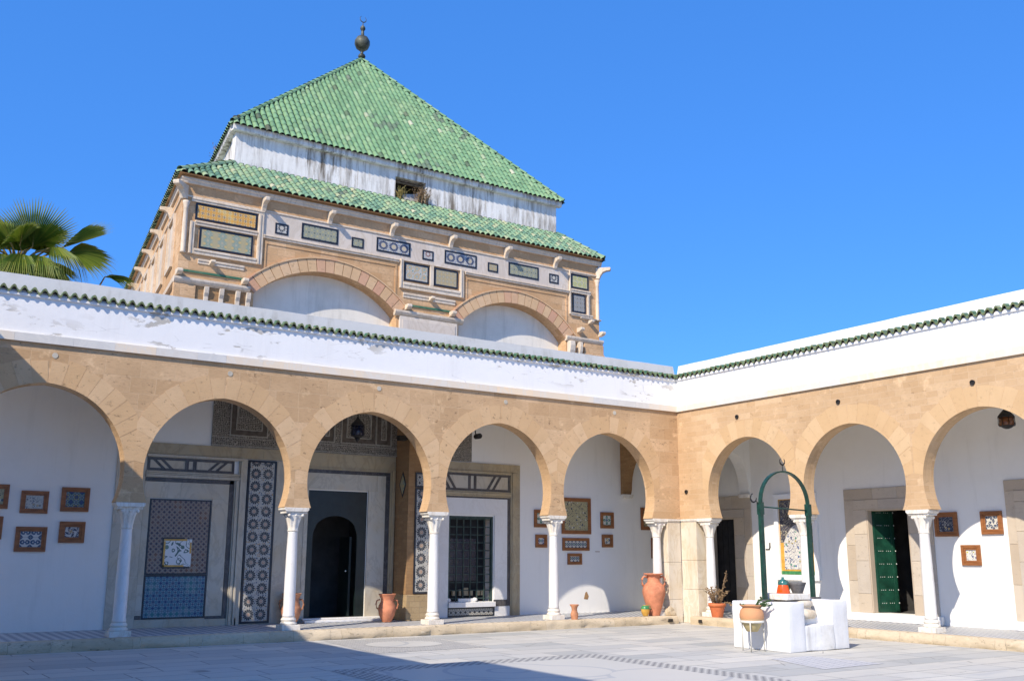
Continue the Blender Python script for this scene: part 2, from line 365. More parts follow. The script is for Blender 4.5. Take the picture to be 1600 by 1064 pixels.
    M['mosaic'] = g.done(worn(g, cc.outputs['Color'], .4, (.45, .43, .40)), .6)
    g = NT('mosaic_grid'); bb = g.brick(g.uv(), .10, .10, .012, (.58, .56, .50), (.53, .51, .46), (.20, .20, .20), 0)
    M['mosaic_grid'] = g.done(worn(g, bb[0], .5, (.52, .5, .46)), .6)
    g = NT('mosaic_faint'); bb = g.brick(g.uv(), .14, .14, .014, (.60, .59, .57), (.54, .54, .54), (.34, .34, .35), .5)
    M['mosaic_faint'] = g.done(worn(g, bb[0], .6, (.57, .56, .54)), .6)
    g = NT('mosaic_scroll'); o = g.obj()
    rg = g.voro(g.mapping(o, (1, 1, 1)), .55, 'F1')
    ln = g.math('LESS_THAN', g.math('ABSOLUTE', g.math('SUBTRACT', g.math('FRACT', g.math('MULTIPLY', rg, 3.)), .5)), .06)
    vv = g.noise(o, .9, 4)
    M['inlay_field'] = g.done(g.mix(g.math('MULTIPLY', ln, .45), g.mix(vv, (.53, .52, .47), (.60, .575, .51)), (.30, .33, .36)), .5)
    # tile work
    W_, K_ = (.60, .58, .52), (.025, .03, .045)
    M['z_strip'] = zellige_rosette('rosette_zellige', .265, n=14)
    M['z_black'] = zellige_rosette('black_rosette_zellige', .29, specks=((.03, .03, .04), (.55, .53, .47), (.14, .2, .26)), n=14, core=(.42, .18, .07))
    M['z_purple'] = zellige_weave('purple_zellige', .105, [(.06, .042, .055), (.29, .25, .20), (.12, .075, .09), (.33, .285, .22), (.21, .105, .05), (.075, .055, .085)], mixin=(.24, .11, .05))
    M['z_blue'] = zellige_weave('blue_zellige', .12, [(.02, .055, .15), (.25, .32, .34), (.03, .12, .21), (.05, .20, .27), (.30, .36, .37), (.02, .07, .16)], mixin=(.05, .20, .20))
    M['z_yellow'] = zellige_weave('yellow_zellige', .13, [(.66, .30, .04), (.64, .50, .22), (.36, .14, .04), (.70, .40, .07), (.54, .46, .30), (.22, .17, .13)], mixin=(.72, .42, .09))
    M['z_green'] = zellige_weave('pale_green_zellige', .17, [(.48, .36, .16), (.20, .28, .22), (.09, .20, .18), (.44, .41, .28), (.14, .25, .22), (.46, .40, .27)], stripes=True)
    M['z_sand'] = zellige_weave('sand_zellige', .12, [(.48, .35, .16), (.22, .26, .22), (.50, .43, .27), (.40, .28, .12), (.22, .27, .25), (.48, .42, .28)])
    M['z_sage'] = zellige_weave('sage_zellige', .15, [(.40, .36, .20), (.14, .20, .17), (.42, .38, .26), (.19, .24, .20), (.44, .36, .19), (.11, .16, .14)])
    M['z_grey'] = zellige_weave('grey_zellige', .13, [(.32, .31, .28), (.10, .12, .17), (.42, .39, .33), (.18, .19, .20), (.44, .38, .25), (.11, .12, .15)])
    M['z_medal'] = zellige_rosette('medallion_zellige', .306, dark=(.03, .045, .10), core=(.56, .42, .22), specks=((.05, .10, .32), (.62, .60, .55), (.08, .16, .36), (.10, .2, .4)), n=16, ring=(.22, .42), ch=.29, speck=22)
    M['z_small'] = zellige_rosette('small_rosette_zellige', .26, core=(.55, .50, .40), specks=((.08, .09, .14), (.60, .58, .52)), n=10, ring=(.2, .34), speck=14)
    M['z_red'] = zellige_rosette('red_ring_zellige', .26, dark=(.22, .06, .05), core=(.58, .50, .46), specks=((.34, .28, .36), (.58, .55, .52), (.5, .46, .5)), n=10, ring=(.17, .28), speck=14)
    M['z_flower'] = zellige_rosette('ochre_flower_zellige', .22, dark=(.46, .34, .18), core=(.14, .30, .28), specks=((.12, .28, .24), (.56, .52, .42), (.5, .3, .12)), n=8, ring=(.16, .34), speck=10)
    M['z_lemon'] = zellige_rosette('lemon_ring_zellige', .18, dark=(.42, .42, .10), core=(.25, .30, .26), specks=((.52, .47, .16), (.40, .36, .16), (.30, .33, .26)), ground=(.50, .47, .28), n=6, ring=(.17, .33), speck=9)
    M['z_foot'] = zellige_weave('black_white_zellige', .13, [(.03, .03, .035), (.60, .57, .48), (.03, .03, .04), (.60, .57, .48), (.04, .04, .05), (.55, .5, .4)])
    M['z_arab'] = scroll_tile('arabesque_tile', 6.5, (.04, .06, .16), (.62, .60, .55), ((.62, .60, .54), (.08, .14, .30), (.45, .36, .10), (.12, .3, .2)))
    M['z_arab_shaded'] = scroll_tile('shaded_arabesque_tile', 6.5, (.42, .38, .28), (.06, .06, .08), ((.06, .06, .08), (.30, .26, .16), (.1, .12, .2)))  # dark version of the arabesque tile, shade worked into its colours
    M['tile_yellow'] = plain('yellow_tile', (.66, .36, .06), .3, .15, 8, .05, .5)
    M['tile_green'] = plain('green_tile', (.06, .24, .09), .3, .25, 8, .05, .5)
    M['t_white'] = scroll_tile('painted_white_tile', 4., (.09, .15, .13), (.74, .73, .70), ((.74, .73, .70), (.16, .24, .18), (.74, .73, .7), (.50, .33, .18), (.74, .73, .7)), .05, .10)
    gr, wh, bl, ye = (.06, .22, .15), (.60, .58, .50), (.04, .09, .22), (.50, .36, .08)
    M['t_greenstar'] = motif_tile('green_star_tile', .26, 4, gr, wh, bl)
    M['t_bell'] = motif_tile('blue_bell_tile', .17, 2, bl, wh, gr)
    M['t_arch'] = motif_tile('arch_tile', .20, 3, (.05, .10, .16), wh, ye)
    M['t_olive'] = scroll_tile('olive_scroll_tile', 7.5, (.05, .055, .07), (.40, .36, .20), ((.40, .36, .2), (.08, .09, .12), (.52, .50, .42)))
    M['t_blueweave'] = zellige_weave('blue_green_tile', .19, [(.03, .06, .16), (.10, .20, .12), (.26, .30, .28), (.04, .10, .18), (.30, .28, .10), (.03, .05, .14)])
    M['t_greyscroll'] = scroll_tile('grey_scroll_tile', 9, (.12, .14, .17), (.48, .47, .42), ((.5, .48, .42), (.2, .2, .2), (.45, .35, .2)))
    M['t_medal'] = motif_tile('four_medallion_tile', .18, 2, (.04, .07, .14), (.55, .54, .50), (.05, .09, .18))
    M['t_swirl'] = motif_tile('star_scroll_tile', .22, 4, (.05, .05, .09), (.55, .52, .48), (.4, .25, .1), 3.)
    M['t_blackscroll'] = scroll_tile('black_scroll_tile', 8.5, (.38, .38, .34), (.035, .045, .075), ((.035, .045, .08), (.06, .09, .16), (.4, .3, .1)))
    M['t_navyfour'] = motif_tile('navy_four_tile', .17, 3, (.03, .05, .11), (.60, .57, .48), (.04, .07, .13), 2.)
    M['t_lemon'] = scroll_tile('lemon_flower_tile', 9, (.06, .09, .16), (.66, .64, .58), ((.66, .64, .58), (.52, .50, .08), (.12, .28, .12), (.08, .1, .22)), .05, .06)
    M['t_battlement'] = motif_tile('battlement_tile', .118, 2, (.04, .08, .15), (.58, .56, .48), gr, ch=.17)
    # carved stucco
    g = NT('carved_stucco'); v = g.uv()
    e = g.voro(g.mapping(v, (1, 1, 1)), 26, 'DISTANCE_TO_EDGE', rnd=.45)
    nn = g.noise(v, 24, 2, .5, 1.6)
    a = g.math('ABSOLUTE', g.math('SUBTRACT', g.math('FRACT', g.math('MULTIPLY', nn, 4.)), .5))
    f = g.math('MAXIMUM', g.math('LESS_THAN', e, .10), g.math('LESS_THAN', a, .13))
    col = g.mix(f, (.075, .068, .06), (.46, .42, .35))
    M['stucco'] = g.done(col, .85, f, .9, .02, .2)
    M['stucco_line'] = plain('stucco_moulding', (.44, .41, .35), .85, .15, 9)
    M['stucco_dark'] = plain('stucco_recess', (.15, .125, .10), .9, .2, 9)
make_materials()

# ------------------------------------------------------------------ mesh helpers
def FRAME(o, U, D):
    o = Vector(o); U = Vector(U); D = Vector(D); Z = Vector((0, 0, 1))
    return lambda u, d, z: o + U * u + D * d + Z * z
ID = FRAME((0, 0, 0), (1, 0, 0), (0, 1, 0))

class MB:
    """collects faces in (u along, d deep, z up) coordinates; build() links ONE mesh object"""
    def __init__(s, T=ID): s.T = T; s.v = []; s.f = []; s.mi = []; s.uv = {}; s.smooth = set()
    def vert(s, p): s.v.append(Vector(p)); return len(s.v) - 1
    def face(s, pts, mi=0, uv=None, smooth=False):
        i = [s.vert(p) for p in pts]; return s.idx(i, mi, uv, smooth)
    def idx(s, i, mi=0, uv=None, smooth=False):
        s.f.append(i); s.mi.append(mi); k = len(s.f) - 1
        if uv: s.uv[k] = uv
        if smooth: s.smooth.add(k)
        return k
    def box(s, u0, u1, d0, d1, z0, z1, mi=0, skip=''):
        p = [(u0, d0, z0), (u1, d0, z0), (u1, d1, z0), (u0, d1, z0), (u0, d0, z1), (u1, d0, z1), (u1, d1, z1), (u0, d1, z1)]
        b = len(s.v); s.v += [Vector(q) for q in p]
        for n, q in (('d', (3, 2, 1, 0)), ('t', (4, 5, 6, 7)), ('f', (0, 1, 5, 4)), ('r', (1, 2, 6, 5)), ('b', (2, 3, 7, 6)), ('l', (3, 0, 4, 7))):
            if n not in skip: s.idx([b + k for k in q], mi)
    def prism(s, poly, d0, d1, mi=0, caps=True):
        """poly in (u,z), extruded along d"""
        n = len(poly); b = len(s.v)
        for d in (d0, d1):
            for (u, z) in poly: s.vert((u, d, z))
        if caps: s.idx([b + i for i in range(n)], mi); s.idx([b + n + i for i in reversed(range(n))], mi)
        for i in range(n): s.idx([b + i, b + n + i, b + n + (i + 1) % n, b + (i + 1) % n], mi)
    def profile(s, poly, u0, u1, mi=0):
        """poly in (d,z), extruded along u"""
        n = len(poly); b = len(s.v)
        for u in (u0, u1):
            for (d, z) in poly: s.vert((u, d, z))
        s.idx([b + i for i in range(n)], mi); s.idx([b + n + i for i in reversed(range(n))], mi)
        for i in range(n): s.idx([b + i, b + n + i, b + n + (i + 1) % n, b + (i + 1) % n], mi)
    def lathe(s, prof, c=(0, 0), n=24, mi=0, fn=None, cap=True):
        b = len(s.v); m = len(prof)
        for (r, z) in prof:
            for k in range(n):
                t = 2 * PI * k / n
                rr = fn(t, r, z) if fn else r
                s.vert((c[0] + rr * math.cos(t), c[1] + rr * math.sin(t), z))
        for i in range(m - 1):
            for k in range(n):
                s.idx([b + i * n + k, b + i * n + (k + 1) % n, b + (i + 1) * n + (k + 1) % n, b + (i + 1) * n + k], mi, None, True)
        if cap:
            s.idx([b + k for k in reversed(range(n))], mi); s.idx([b + (m - 1) * n + k for k in range(n)], mi)
    def tube(s, path, r, n=8, mi=0, flat=None, cap=True):
        P = [Vector(p) for p in path]; b = len(s.v); m = len(P); up = Vector((0, 0, 1))
        for i, p in enumerate(P):
            t = (P[min(i + 1, m - 1)] - P[max(i - 1, 0)]).normalized()
            a = t.cross(up)
            if a.length < 1e-3: a = t.cross(Vector((0, 1, 0)))
            a.normalize(); c = a.cross(t).normalized()
            rr = r[i] if isinstance(r, (list, tuple)) else r
            ra, rc = (rr, rr) if flat is None else (flat[0], flat[1])
            for k in range(n):
                w = 2 * PI * (k + .5) / n; s.vert(p + a * ra * math.cos(w) + c * rc * math.sin(w))
        for i in range(m - 1):
            for k in range(n):
                s.idx([b + i * n + k, b + i * n + (k + 1) % n, b + (i + 1) * n + (k + 1) % n, b + (i + 1) * n + k], mi, None, n > 4)
        if cap: s.idx([b + k for k in reversed(range(n))], mi); s.idx([b + (m - 1) * n + k for k in range(n)], mi)
    def bar(s, path, wa, wb, ref, mi=0):
        """rectangular bar along a path; ref = direction of the wb side"""
        P = [Vector(p) for p in path]; b = len(s.v); m = len(P); ref = Vector(ref).normalized()
        for i, p in enumerate(P):
            t = (P[min(i + 1, m - 1)] - P[max(i - 1, 0)]).normalized(); a = t.cross(ref).normalized()
            for (x, y) in ((-1, -1), (1, -1), (1, 1), (-1, 1)): s.vert(p + a * x * wa / 2 + ref * y * wb / 2)
        for i in range(m - 1):
            for k in range(4): s.idx([b + i * 4 + k, b + i * 4 + (k + 1) % 4, b + (i + 1) * 4 + (k + 1) % 4, b + (i + 1) * 4 + k], mi)
        s.idx([b + 3, b + 2, b + 1, b], mi); s.idx([b + (m - 1) * 4 + k for k in range(4)], mi)
    def ball(s, c, r, mi=0, n=10, sq=1.):
        c = Vector(c); b = len(s.v); m = n // 2 + 1
        for i in range(m):
            ph = PI * i / (m - 1)
            for k in range(n):
                t = 2 * PI * k / n
                s.vert(c + Vector((r * math.sin(ph) * math.cos(t), r * math.sin(ph) * math.sin(t), -r * sq * math.cos(ph))))
        for i in range(m - 1):
            for k in range(n): s.idx([b + i * n + k, b + i * n + (k + 1) % n, b + (i + 1) * n + (k + 1) % n, b + (i + 1) * n + k], mi, None, True)
    def build(s, name, mat, parent=None, base=None, bevel=0., lift=None):
        W = [s.T(*p) for p in s.v]
        org = parent_base(parent) if parent else Vector(base if base is not None else (0, 0, 0))
        me = bpy.data.meshes.new(name)
        me.from_pydata([w - org for w in W], [], s.f)
        mats = mat if isinstance(mat, (list, tuple)) else [mat]
        for m in mats: me.materials.append(M[m] if isinstance(m, str) else m)
        me.polygons.foreach_set('material_index', s.mi)
        lay = me.uv_layers.new(name='UVMap').data
        for k, (p, f) in enumerate(zip(me.polygons, s.f)):
            if k in s.smooth: p.use_smooth = True
            if k in s.uv: uvs = s.uv[k]
            else:
                a, b_, c = s.v[f[0]], s.v[f[1]], s.v[f[2]]
                n = (b_ - a).cross(c - a)
                if len(f) > 3 and n.length < 1e-12: n = (c - a).cross(s.v[f[3]] - a)
                ax, ay, az = abs(n.x), abs(n.y), abs(n.z)
                if az >= ax and az >= ay: uvs = [(s.v[i].x, s.v[i].y) for i in f]
                elif ay >= ax: uvs = [(s.v[i].x, s.v[i].z) for i in f]
                else: uvs = [(s.v[i].y, s.v[i].z) for i in f]
            for li, q in zip(p.loop_indices, uvs): lay[li].uv = q
        me.validate()
        bm = bmesh.new(); bm.from_mesh(me); bmesh.ops.recalc_face_normals(bm, faces=bm.faces); bm.to_mesh(me); bm.free()
        o = bpy.data.objects.new(name, me); COL.objects.link(o); o.location = org
        if parent:
            o.parent = parent; o.location = (0, 0, 0)
        if bevel:
            md = o.modifiers.new('bevel', 'BEVEL'); md.width = bevel; md.segments = 2; md.limit_method = 'ANGLE'
        return o

BASES = {}
def parent_base(o): return BASES[o.name]
def tag(o, label=None, cat=None, group=None, kind=None):
    if label: o['label'] = label
    if cat: o['category'] = cat
    if group: o['group'] = group
    if kind: o['kind'] = kind
    return o
def thing(name, label, cat, base, group=None):
    o = bpy.data.objects.new(name, None); COL.objects.link(o); o.location = base; o.empty_display_size = .2
    BASES[o.name] = Vector(base)
    return tag(o, label, cat, group)
def sub(o, parent_obj):
    """register a part so that sub-parts can hang from it"""
    BASES[o.name] = BASES[parent_obj.name]; return o

def wall_holes(mb, u0, u1, z0, z1, d0, d1, holes, mi=0):
    us = sorted({u0, u1, *[h[0] for h in holes], *[h[1] for h in holes]}); zs = sorted({z0, z1, *[h[2] for h in holes], *[h[3] for h in holes]})
    ins = lambda u, z: any(h[0] < u < h[1] and h[2] < z < h[3] for h in holes)
    for a, b in zip(us, us[1:]):
        for c, d in zip(zs, zs[1:]):
            if not ins((a + b) / 2, (c + d) / 2):
                mb.face([(a, d0, c), (b, d0, c), (b, d0, d), (a, d0, d)], mi); mb.face([(a, d1, c), (a, d1, d), (b, d1, d), (b, d1, c)], mi)
    for h in holes:
        mb.face([(h[0], d0, h[2]), (h[0], d1, h[2]), (h[0], d1, h[3]), (h[0], d0, h[3])], mi); mb.face([(h[1], d0, h[2]), (h[1], d0, h[3]), (h[1], d1, h[3]), (h[1], d1, h[2])], mi)
        mb.face([(h[0], d0, h[3]), (h[0], d1, h[3]), (h[1], d1, h[3]), (h[1], d0, h[3])], mi); mb.face([(h[0], d0, h[2]), (h[1], d0, h[2]), (h[1], d1, h[2]), (h[0], d1, h[2])], mi)
    mb.face([(u0, d0, z1), (u1, d0, z1), (u1, d1, z1), (u0, d1, z1)], mi)
    mb.face([(u0, d0, z0), (u0, d1, z0), (u0, d1, z1), (u0, d0, z1)], mi); mb.face([(u1, d0, z0), (u1, d0, z1), (u1, d1, z1), (u1, d1, z0)], mi)

def panel(mb, u0, u1, z0, z1, d, mi=0, th=.012):
    """flat tile panel whose UVs run in metres from its own lower left corner"""
    w, h = u1 - u0, z1 - z0
    mb.face([(u0, d, z0), (u1, d, z0), (u1, d, z1), (u0, d, z1)], mi, [(0, 0), (w, 0), (w, h), (0, h)])
    mb.box(u0, u1, d + .0015, d + th, z0, z1, mi, 'f')
def frame_bars(mb, u0, u1, z0, z1, w, d0, d1, mi=0):
    """mitred rectangular frame, outer edge u0..z1, bar width w"""
    o = [(u0, z0), (u1, z0), (u1, z1), (u0, z1)]; i = [(u0 + w, z0 + w), (u1 - w, z0 + w), (u1 - w, z1 - w), (u0 + w, z1 - w)]
    for k in range(4):
        mb.prism([o[k], o[(k + 1) % 4], i[(k + 1) % 4], i[k]], d0, d1, mi)

# ------------------------------------------------------------------ arcades
ZS, ZW = 2.51, 5.20          # springing and top of the stone
def arch_prof(w, crown, zc=3.05):
    """half-widths of a slightly pointed horseshoe"""
    h = crown - zc; e = (h * h - w * w) / (2 * w); Rr = w + e
    half = lambda z: math.sqrt(max(0, Rr * Rr - (z - zc) ** 2)) - e
    return half, zc, e, Rr
def rag(u, z, a=.004): return a * mnoise.noise(Vector((u * 7, z * 7, 1.3)))

def column(T, u, root, dc, wf, dd):
    zf = .18
    s = MB(T); s.lathe([(.119, .42), (.121, .46), (.113, .50), (.112, 1.1), (.105, 1.6), (.094, 2.02), (.098, 2.045)], (u, dc), 28)
    so = sub(s.build('column', 'marble_white', root), root)
    b = MB(T); b.box(u - .185, u + .185, dc - .175, dc + .175, zf, zf + .10)
    b.lathe([(.158, .28), (.164, .30), (.152, .325), (.136, .335), (.132, .35), (.146, .36), (.148, .385), (.132, .40), (.126, .42)], (u, dc), 28)
    b.build('base', 'marble_cap', so, bevel=.012)
    c = MB(T)
    def fn(t, r, z):
        k = max(0, min(1, (z - 2.06) / .30))
        sq = 1 / max(abs(math.cos(t)), abs(math.sin(t)))
        leaf = .010 * math.cos(8 * t) * math.sin(PI * min(1, k * 1.05)) - .03 * k * k * (math.cos(4 * t) > .55 and 1 or 0) * 0
        return r * (1 + (sq - 1) * .85 * k ** 1.5) + leaf
    c.lathe([(.101, 2.045), (.110, 2.06), (.099, 2.085), (.102, 2.15), (.114, 2.22), (.126, 2.29), (.142, 2.35), (.147, 2.385), (.142, 2.40)], (u, dc), 40, fn=fn)
    for sx in (-1, 1):
        for sy in (-1, 1):
            c.ball((u + sx * .138, dc + sy * .135, 2.36), .034, n=8)
        c.ball((u, dc + sx * .135, 2.36), .026, n=8); c.ball((u + sx * .135, dc, 2.36), .035, n=8)
    c.build('capital', 'marble_cap', so)
    a = MB(T)
    a.box(u - wf / 2 + .035, u + wf / 2 - .035, dc - dd / 2 + .03, dc + dd / 2 - .03, 2.395, 2.43)
    a.prism([(u - wf / 2 + .035, 2.43), (u + wf / 2 - .035, 2.43), (u + wf / 2, 2.465), (u + wf / 2, 2.508), (u - wf / 2, 2.508), (u - wf / 2, 2.465)], dc - dd / 2, dc + dd / 2)
    a.build('abacus', 'marble_cap', so, bevel=.006)

def arcade(name, label, origin, U, D, cols, u0, u1, w, crown, arches, stone, vouss, endpier=None, th=.34, coping='coping', wallmat='parapet', pitch=.165, tile0=None, tile1=None, ncol=None, roofdeep=2.2, pierw=.36, tz=6.44):
    T = FRAME(origin, U, D)
    root = thing(name, label, 'arcade', T((u0 + u1) / 2, .17, 0))
    half, zc, e, Rr = arch_prof(w, crown)
    mb = MB(T)
    edges = []
    ctr = arches
    NZ = 7
    zlow = [ZS + (zc - ZS) * i / NZ for i in range(NZ + 1)]
    def col_strip(l, r, la, ra):
        # masonry between two openings below the widest level
        for za, zb in zip(zlow, zlow[1:]):
            L0 = la + half(za) if la is not None else l; L1 = la + half(zb) if la is not None else l
            R0 = ra - half(za) if ra is not None else r; R1 = ra - half(zb) if ra is not None else r
            for d in (0, th): mb.face([(L0, d, za), (R0, d, za), (R1, d, zb), (L1, d, zb)])
            if la is not None: mb.face([(L0, 0, za), (L0, th, za), (L1, th, zb), (L1, 0, zb)], smooth=True)
            if ra is not None: mb.face([(R0, 0, za), (R1, 0, zb), (R1, th, zb), (R0, th, za)], smooth=True)
        L0 = la + half(ZS) if la is not None else l; R0 = ra - half(ZS) if ra is not None else r
        mb.face([(L0, 0, ZS), (L0, th, ZS), (R0, th, ZS), (R0, 0, ZS)])
        L1 = la + w if la is not None else l; R1 = ra - w if ra is not None else r
        for d in (0, th): mb.face([(L1, d, zc), (R1, d, zc), (R1, d, ZW), (L1, d, ZW)])
    bounds = [None] + ctr + [None]
    for a, b in zip(bounds, bounds[1:]):
        col_strip(u0, u1, a, b)
    NA = 36
    for c in ctr:
        pts = []
        for i in range(NA + 1):
            t = i / NA
            z = zc + (crown - zc) * math.sin(t * PI); z = min(z, crown)
            s_ = -1 if t < .5 else 1
            pts.append((c + s_ * half(z) if 0 < i < NA and i != NA // 2 else (c - w if i == 0 else c + w if i == NA else c), z))
        for (xa, za), (xb, zb) in zip(pts, pts[1:]):
            for d in (0, th): mb.face([(xa, d, za), (xb, d, zb), (xb, d, ZW), (xa, d, ZW)])
            mb.face([(xa, 0, za), (xa, th, za), (xb, th, zb), (xb, 0, zb)], 0, [(xa, .0), (xa, th), (xb, th), (xb, 0)], smooth=True)
    mb.box(u0, u1, 0, th, ZW, ZW + .02, 0, 'd')
    mb.build('arch_wall', stone, root)
    # voussoirs, flush to a few millimetres
    vb = MB(T); rd = random.Random(3)
    for ci, c in enumerate(ctr):
        for sgn in (-1, 1):
            L = [];
            a_top = math.acos(max(-1, min(1, e / Rr)))
            ang = -math.asin(.30 / Rr); n = 11
            cuts = [ang + (a_top - ang) * i / n for i in range(n + 1)]
            for k in range(n):
                a0, a1 = cuts[k] + .0018, cuts[k + 1] - .0018
                r1 = Rr + .42 + rd.uniform(-.03, .05); r0 = Rr + .001
                if k >= n - 1: r1 = Rr + .40
                poly = []
                for rr, seq in ((r0, (a0, (a0 + a1) / 2, a1)), (r1, (a1, (a0 + a1) / 2, a0))):
                    for a in seq: poly.append((c + sgn * (rr * math.cos(a) - e), zc + rr * math.sin(a)))
                # keep the two neighbours' rings from crossing over the pier
                lim = None
                if all(abs(p[0] - c) < w + pierw / 2 - .004 or p[1] > zc + .0 for p in poly):
                    mid = c + sgn * (w + pierw / 2)
                    poly = [(max(p[0], mid + .004) if sgn < 0 else min(p[0], mid - .004), p[1]) for p in poly]
                    vb.prism(poly, -.0025 - .001 * rd.random(), .02)
    vb.build('voussoir_ring', vouss, root)
    # trim band, parapet, moulding, tiles, coping
    tb = MB(T); u = u0; rd = random.Random(11)
    while u < u1 - .05:
        n_ = min(u1, u + rd.uniform(.45, 1.0))
        if u1 - n_ < .3: n_ = u1
        tb.box(u + .001, n_ - .001, -.05, .1, ZW + .022, 5.37); u = n_
    tb.build('trim_band', 'marble_trim', root)
    p = MB(T); nseg = int((u1 - u0) / .5)
    p.profile([(-.006, 5.372), (-.006, 6.05), (th + .1, 6.05), (th + .1, 5.372)], u0, u1)
    pw = sub(p.build('parapet', wallmat, root), root)
    m_ = MB(T); m_.profile([(-.035, 6.025), (-.045, 6.035), (-.045, 6.075), (-.035, 6.09), (.0, 6.10), (.0, 6.025)], u0, u1)
    m_.build('moulding', wallmat, pw)
    cp = MB(T); us = [u0 + (u1 - u0) * i / nseg for i in range(nseg + 1)]
    for a, b in zip(us, us[1:]):
        ja, jb = .012 * mnoise.noise(Vector((a * 1.7, 0, 0))), .012 * mnoise.noise(Vector((b * 1.7, 0, 0)))
        q = [[(.02, 6.102), (.10, tz + j), (th + .1, tz + j + .01), (th + .1, 6.102)] for j in (ja, jb)]
        for i in range(3):
            (d0, z0), (d1, z1) = q[0][i], q[0][i + 1]; (e0, y0), (e1, y1) = q[1][i], q[1][i + 1]
            cp.face([(a, d0, z0), (b, e0, y0), (b, e1, y1), (a, d1, z1)])
    cp.build('coping', coping, root)
    tl = MB(T)
    t0 = tile0 if tile0 is not None else u0; t1 = tile1 if tile1 is not None else u1
    nt = int(round((t1 - t0) / (pitch / 2))); rd = random.Random(5)
    for k in range(nt):
        ua = t0 + (t1 - t0) * k / nt; ub = t0 + (t1 - t0) * (k + 1) / nt
        up = k % 2 == 0
        jd = rd.uniform(-.012, .012); jz = rd.uniform(-.006, .006)
        base = 6.145; amp = .046
        seg = 8; P = []
        for i in range(seg + 1):
            s_ = i / seg; z = base + (1 if up else -1) * amp * math.sin(s_ * PI) ** .75 + jz
            P.append((ua + (ub - ua) * s_, z))
        df, db = -.088 + jd * .7, .06
        dz = -.012
        for (xa, za), (xb, zb) in zip(P, P[1:]):
            tl.face([(xa, df, za + dz + .020), (xb, df, zb + dz + .020), (xb, db, zb + .03), (xa, db, za + .03)], 0, smooth=True)
            tl.face([(xa, df, za + dz - .024), (xa, db, za + .0), (xb, db, zb + .0), (xb, df, zb + dz - .024)], 2, smooth=True)
            tl.face([(xa, df, za + dz - .024), (xb, df, zb + dz - .024), (xb, df, zb + dz + .020), (xa, df, za + dz + .020)], 1)
    tl.build('roof_tile_edge', ['cornice_tile', 'tile_edge', 'under_tile_shade'], root)
    bf = MB(T); bf.box(u0, u1, -.035, .02, 6.102, 6.112); bf.build('tile_bed', wallmat, root)
    rf = MB(T); rf.box(u0 - .0, u1, th + .002, roofdeep, 5.12, 5.36); rf.build('roof_slab', 'white_room', root)
    for u in cols: column(T, u, root, th / 2, .51, .36)
    return root, T

# west wing is not in the picture but throws the long shadow over the court's left side
A_cols = [-13.31, -10.17, -6.99, -3.83, -.66]
A_ctr = [-14.88] + [(a + b) / 2 for a, b in zip(A_cols, A_cols[1:])]
rootA, TA = arcade('arcade', 'long left arcade of ochre horseshoe arches, shaded at its left end, below the shrine', (0, 0, 0), (1, 0, 0), (0, 1, 0), A_cols, -16.95, 0., 1.405, 4.535, A_ctr, 'stoneA', 'voussA')
B_cols = [.84, 3.77, 6.74, 9.70]
B_ctr = [(a + b) / 2 for a, b in zip(B_cols, B_cols[1:])] + [11.17]
rootB, TB = arcade('arcade', 'right arcade of smoother sunlit stone with wide horseshoe arches behind the well', (0, 0, 0), (0, -1, 0), (1, 0, 0), B_cols, 0., 12.9, 1.285, 4.37, B_ctr, 'stoneB', 'voussB', coping='coping_pale', wallmat='white', roofdeep=2.35)

# corner pier and its moulding, cross arches on brackets
cpz = MB(TA)
for (a, b, c, d) in ((-.44, -.002, 0.002, .34), ):
    for z0, z1 in ((.0, .55), (.55, 1.45), (1.45, 2.43)): cpz.box(a, b, c, d, z0 + .002, z1 - .002)
cpz.build('corner_pier', 'marble_pier', rootA, bevel=.01)
cm = MB(TA); cm.profile([(-.03, 2.47), (-.03, 2.505), (.34, 2.505), (.34, 2.43), (.0, 2.43)], -.44, -.035); cm.build('pier_moulding', 'marble_cap', rootA)
cpb = MB(TB)
for z0, z1 in ((.0, .8), (.8, 1.5), (1.5, 2.43)): cpb.box(.002, .55, 0., .34, z0 + .002, z1 - .002)
cpb.build('corner_pier', 'marble_pier', rootB, bevel=.01)
cm = MB(TB); cm.profile([(-.03, 2.47), (-.03, 2.505), (.34, 2.505), (.34, 2.43), (.0, 2.43)], .035, .58); cm.build('pier_moulding', 'marble_cap', rootB)

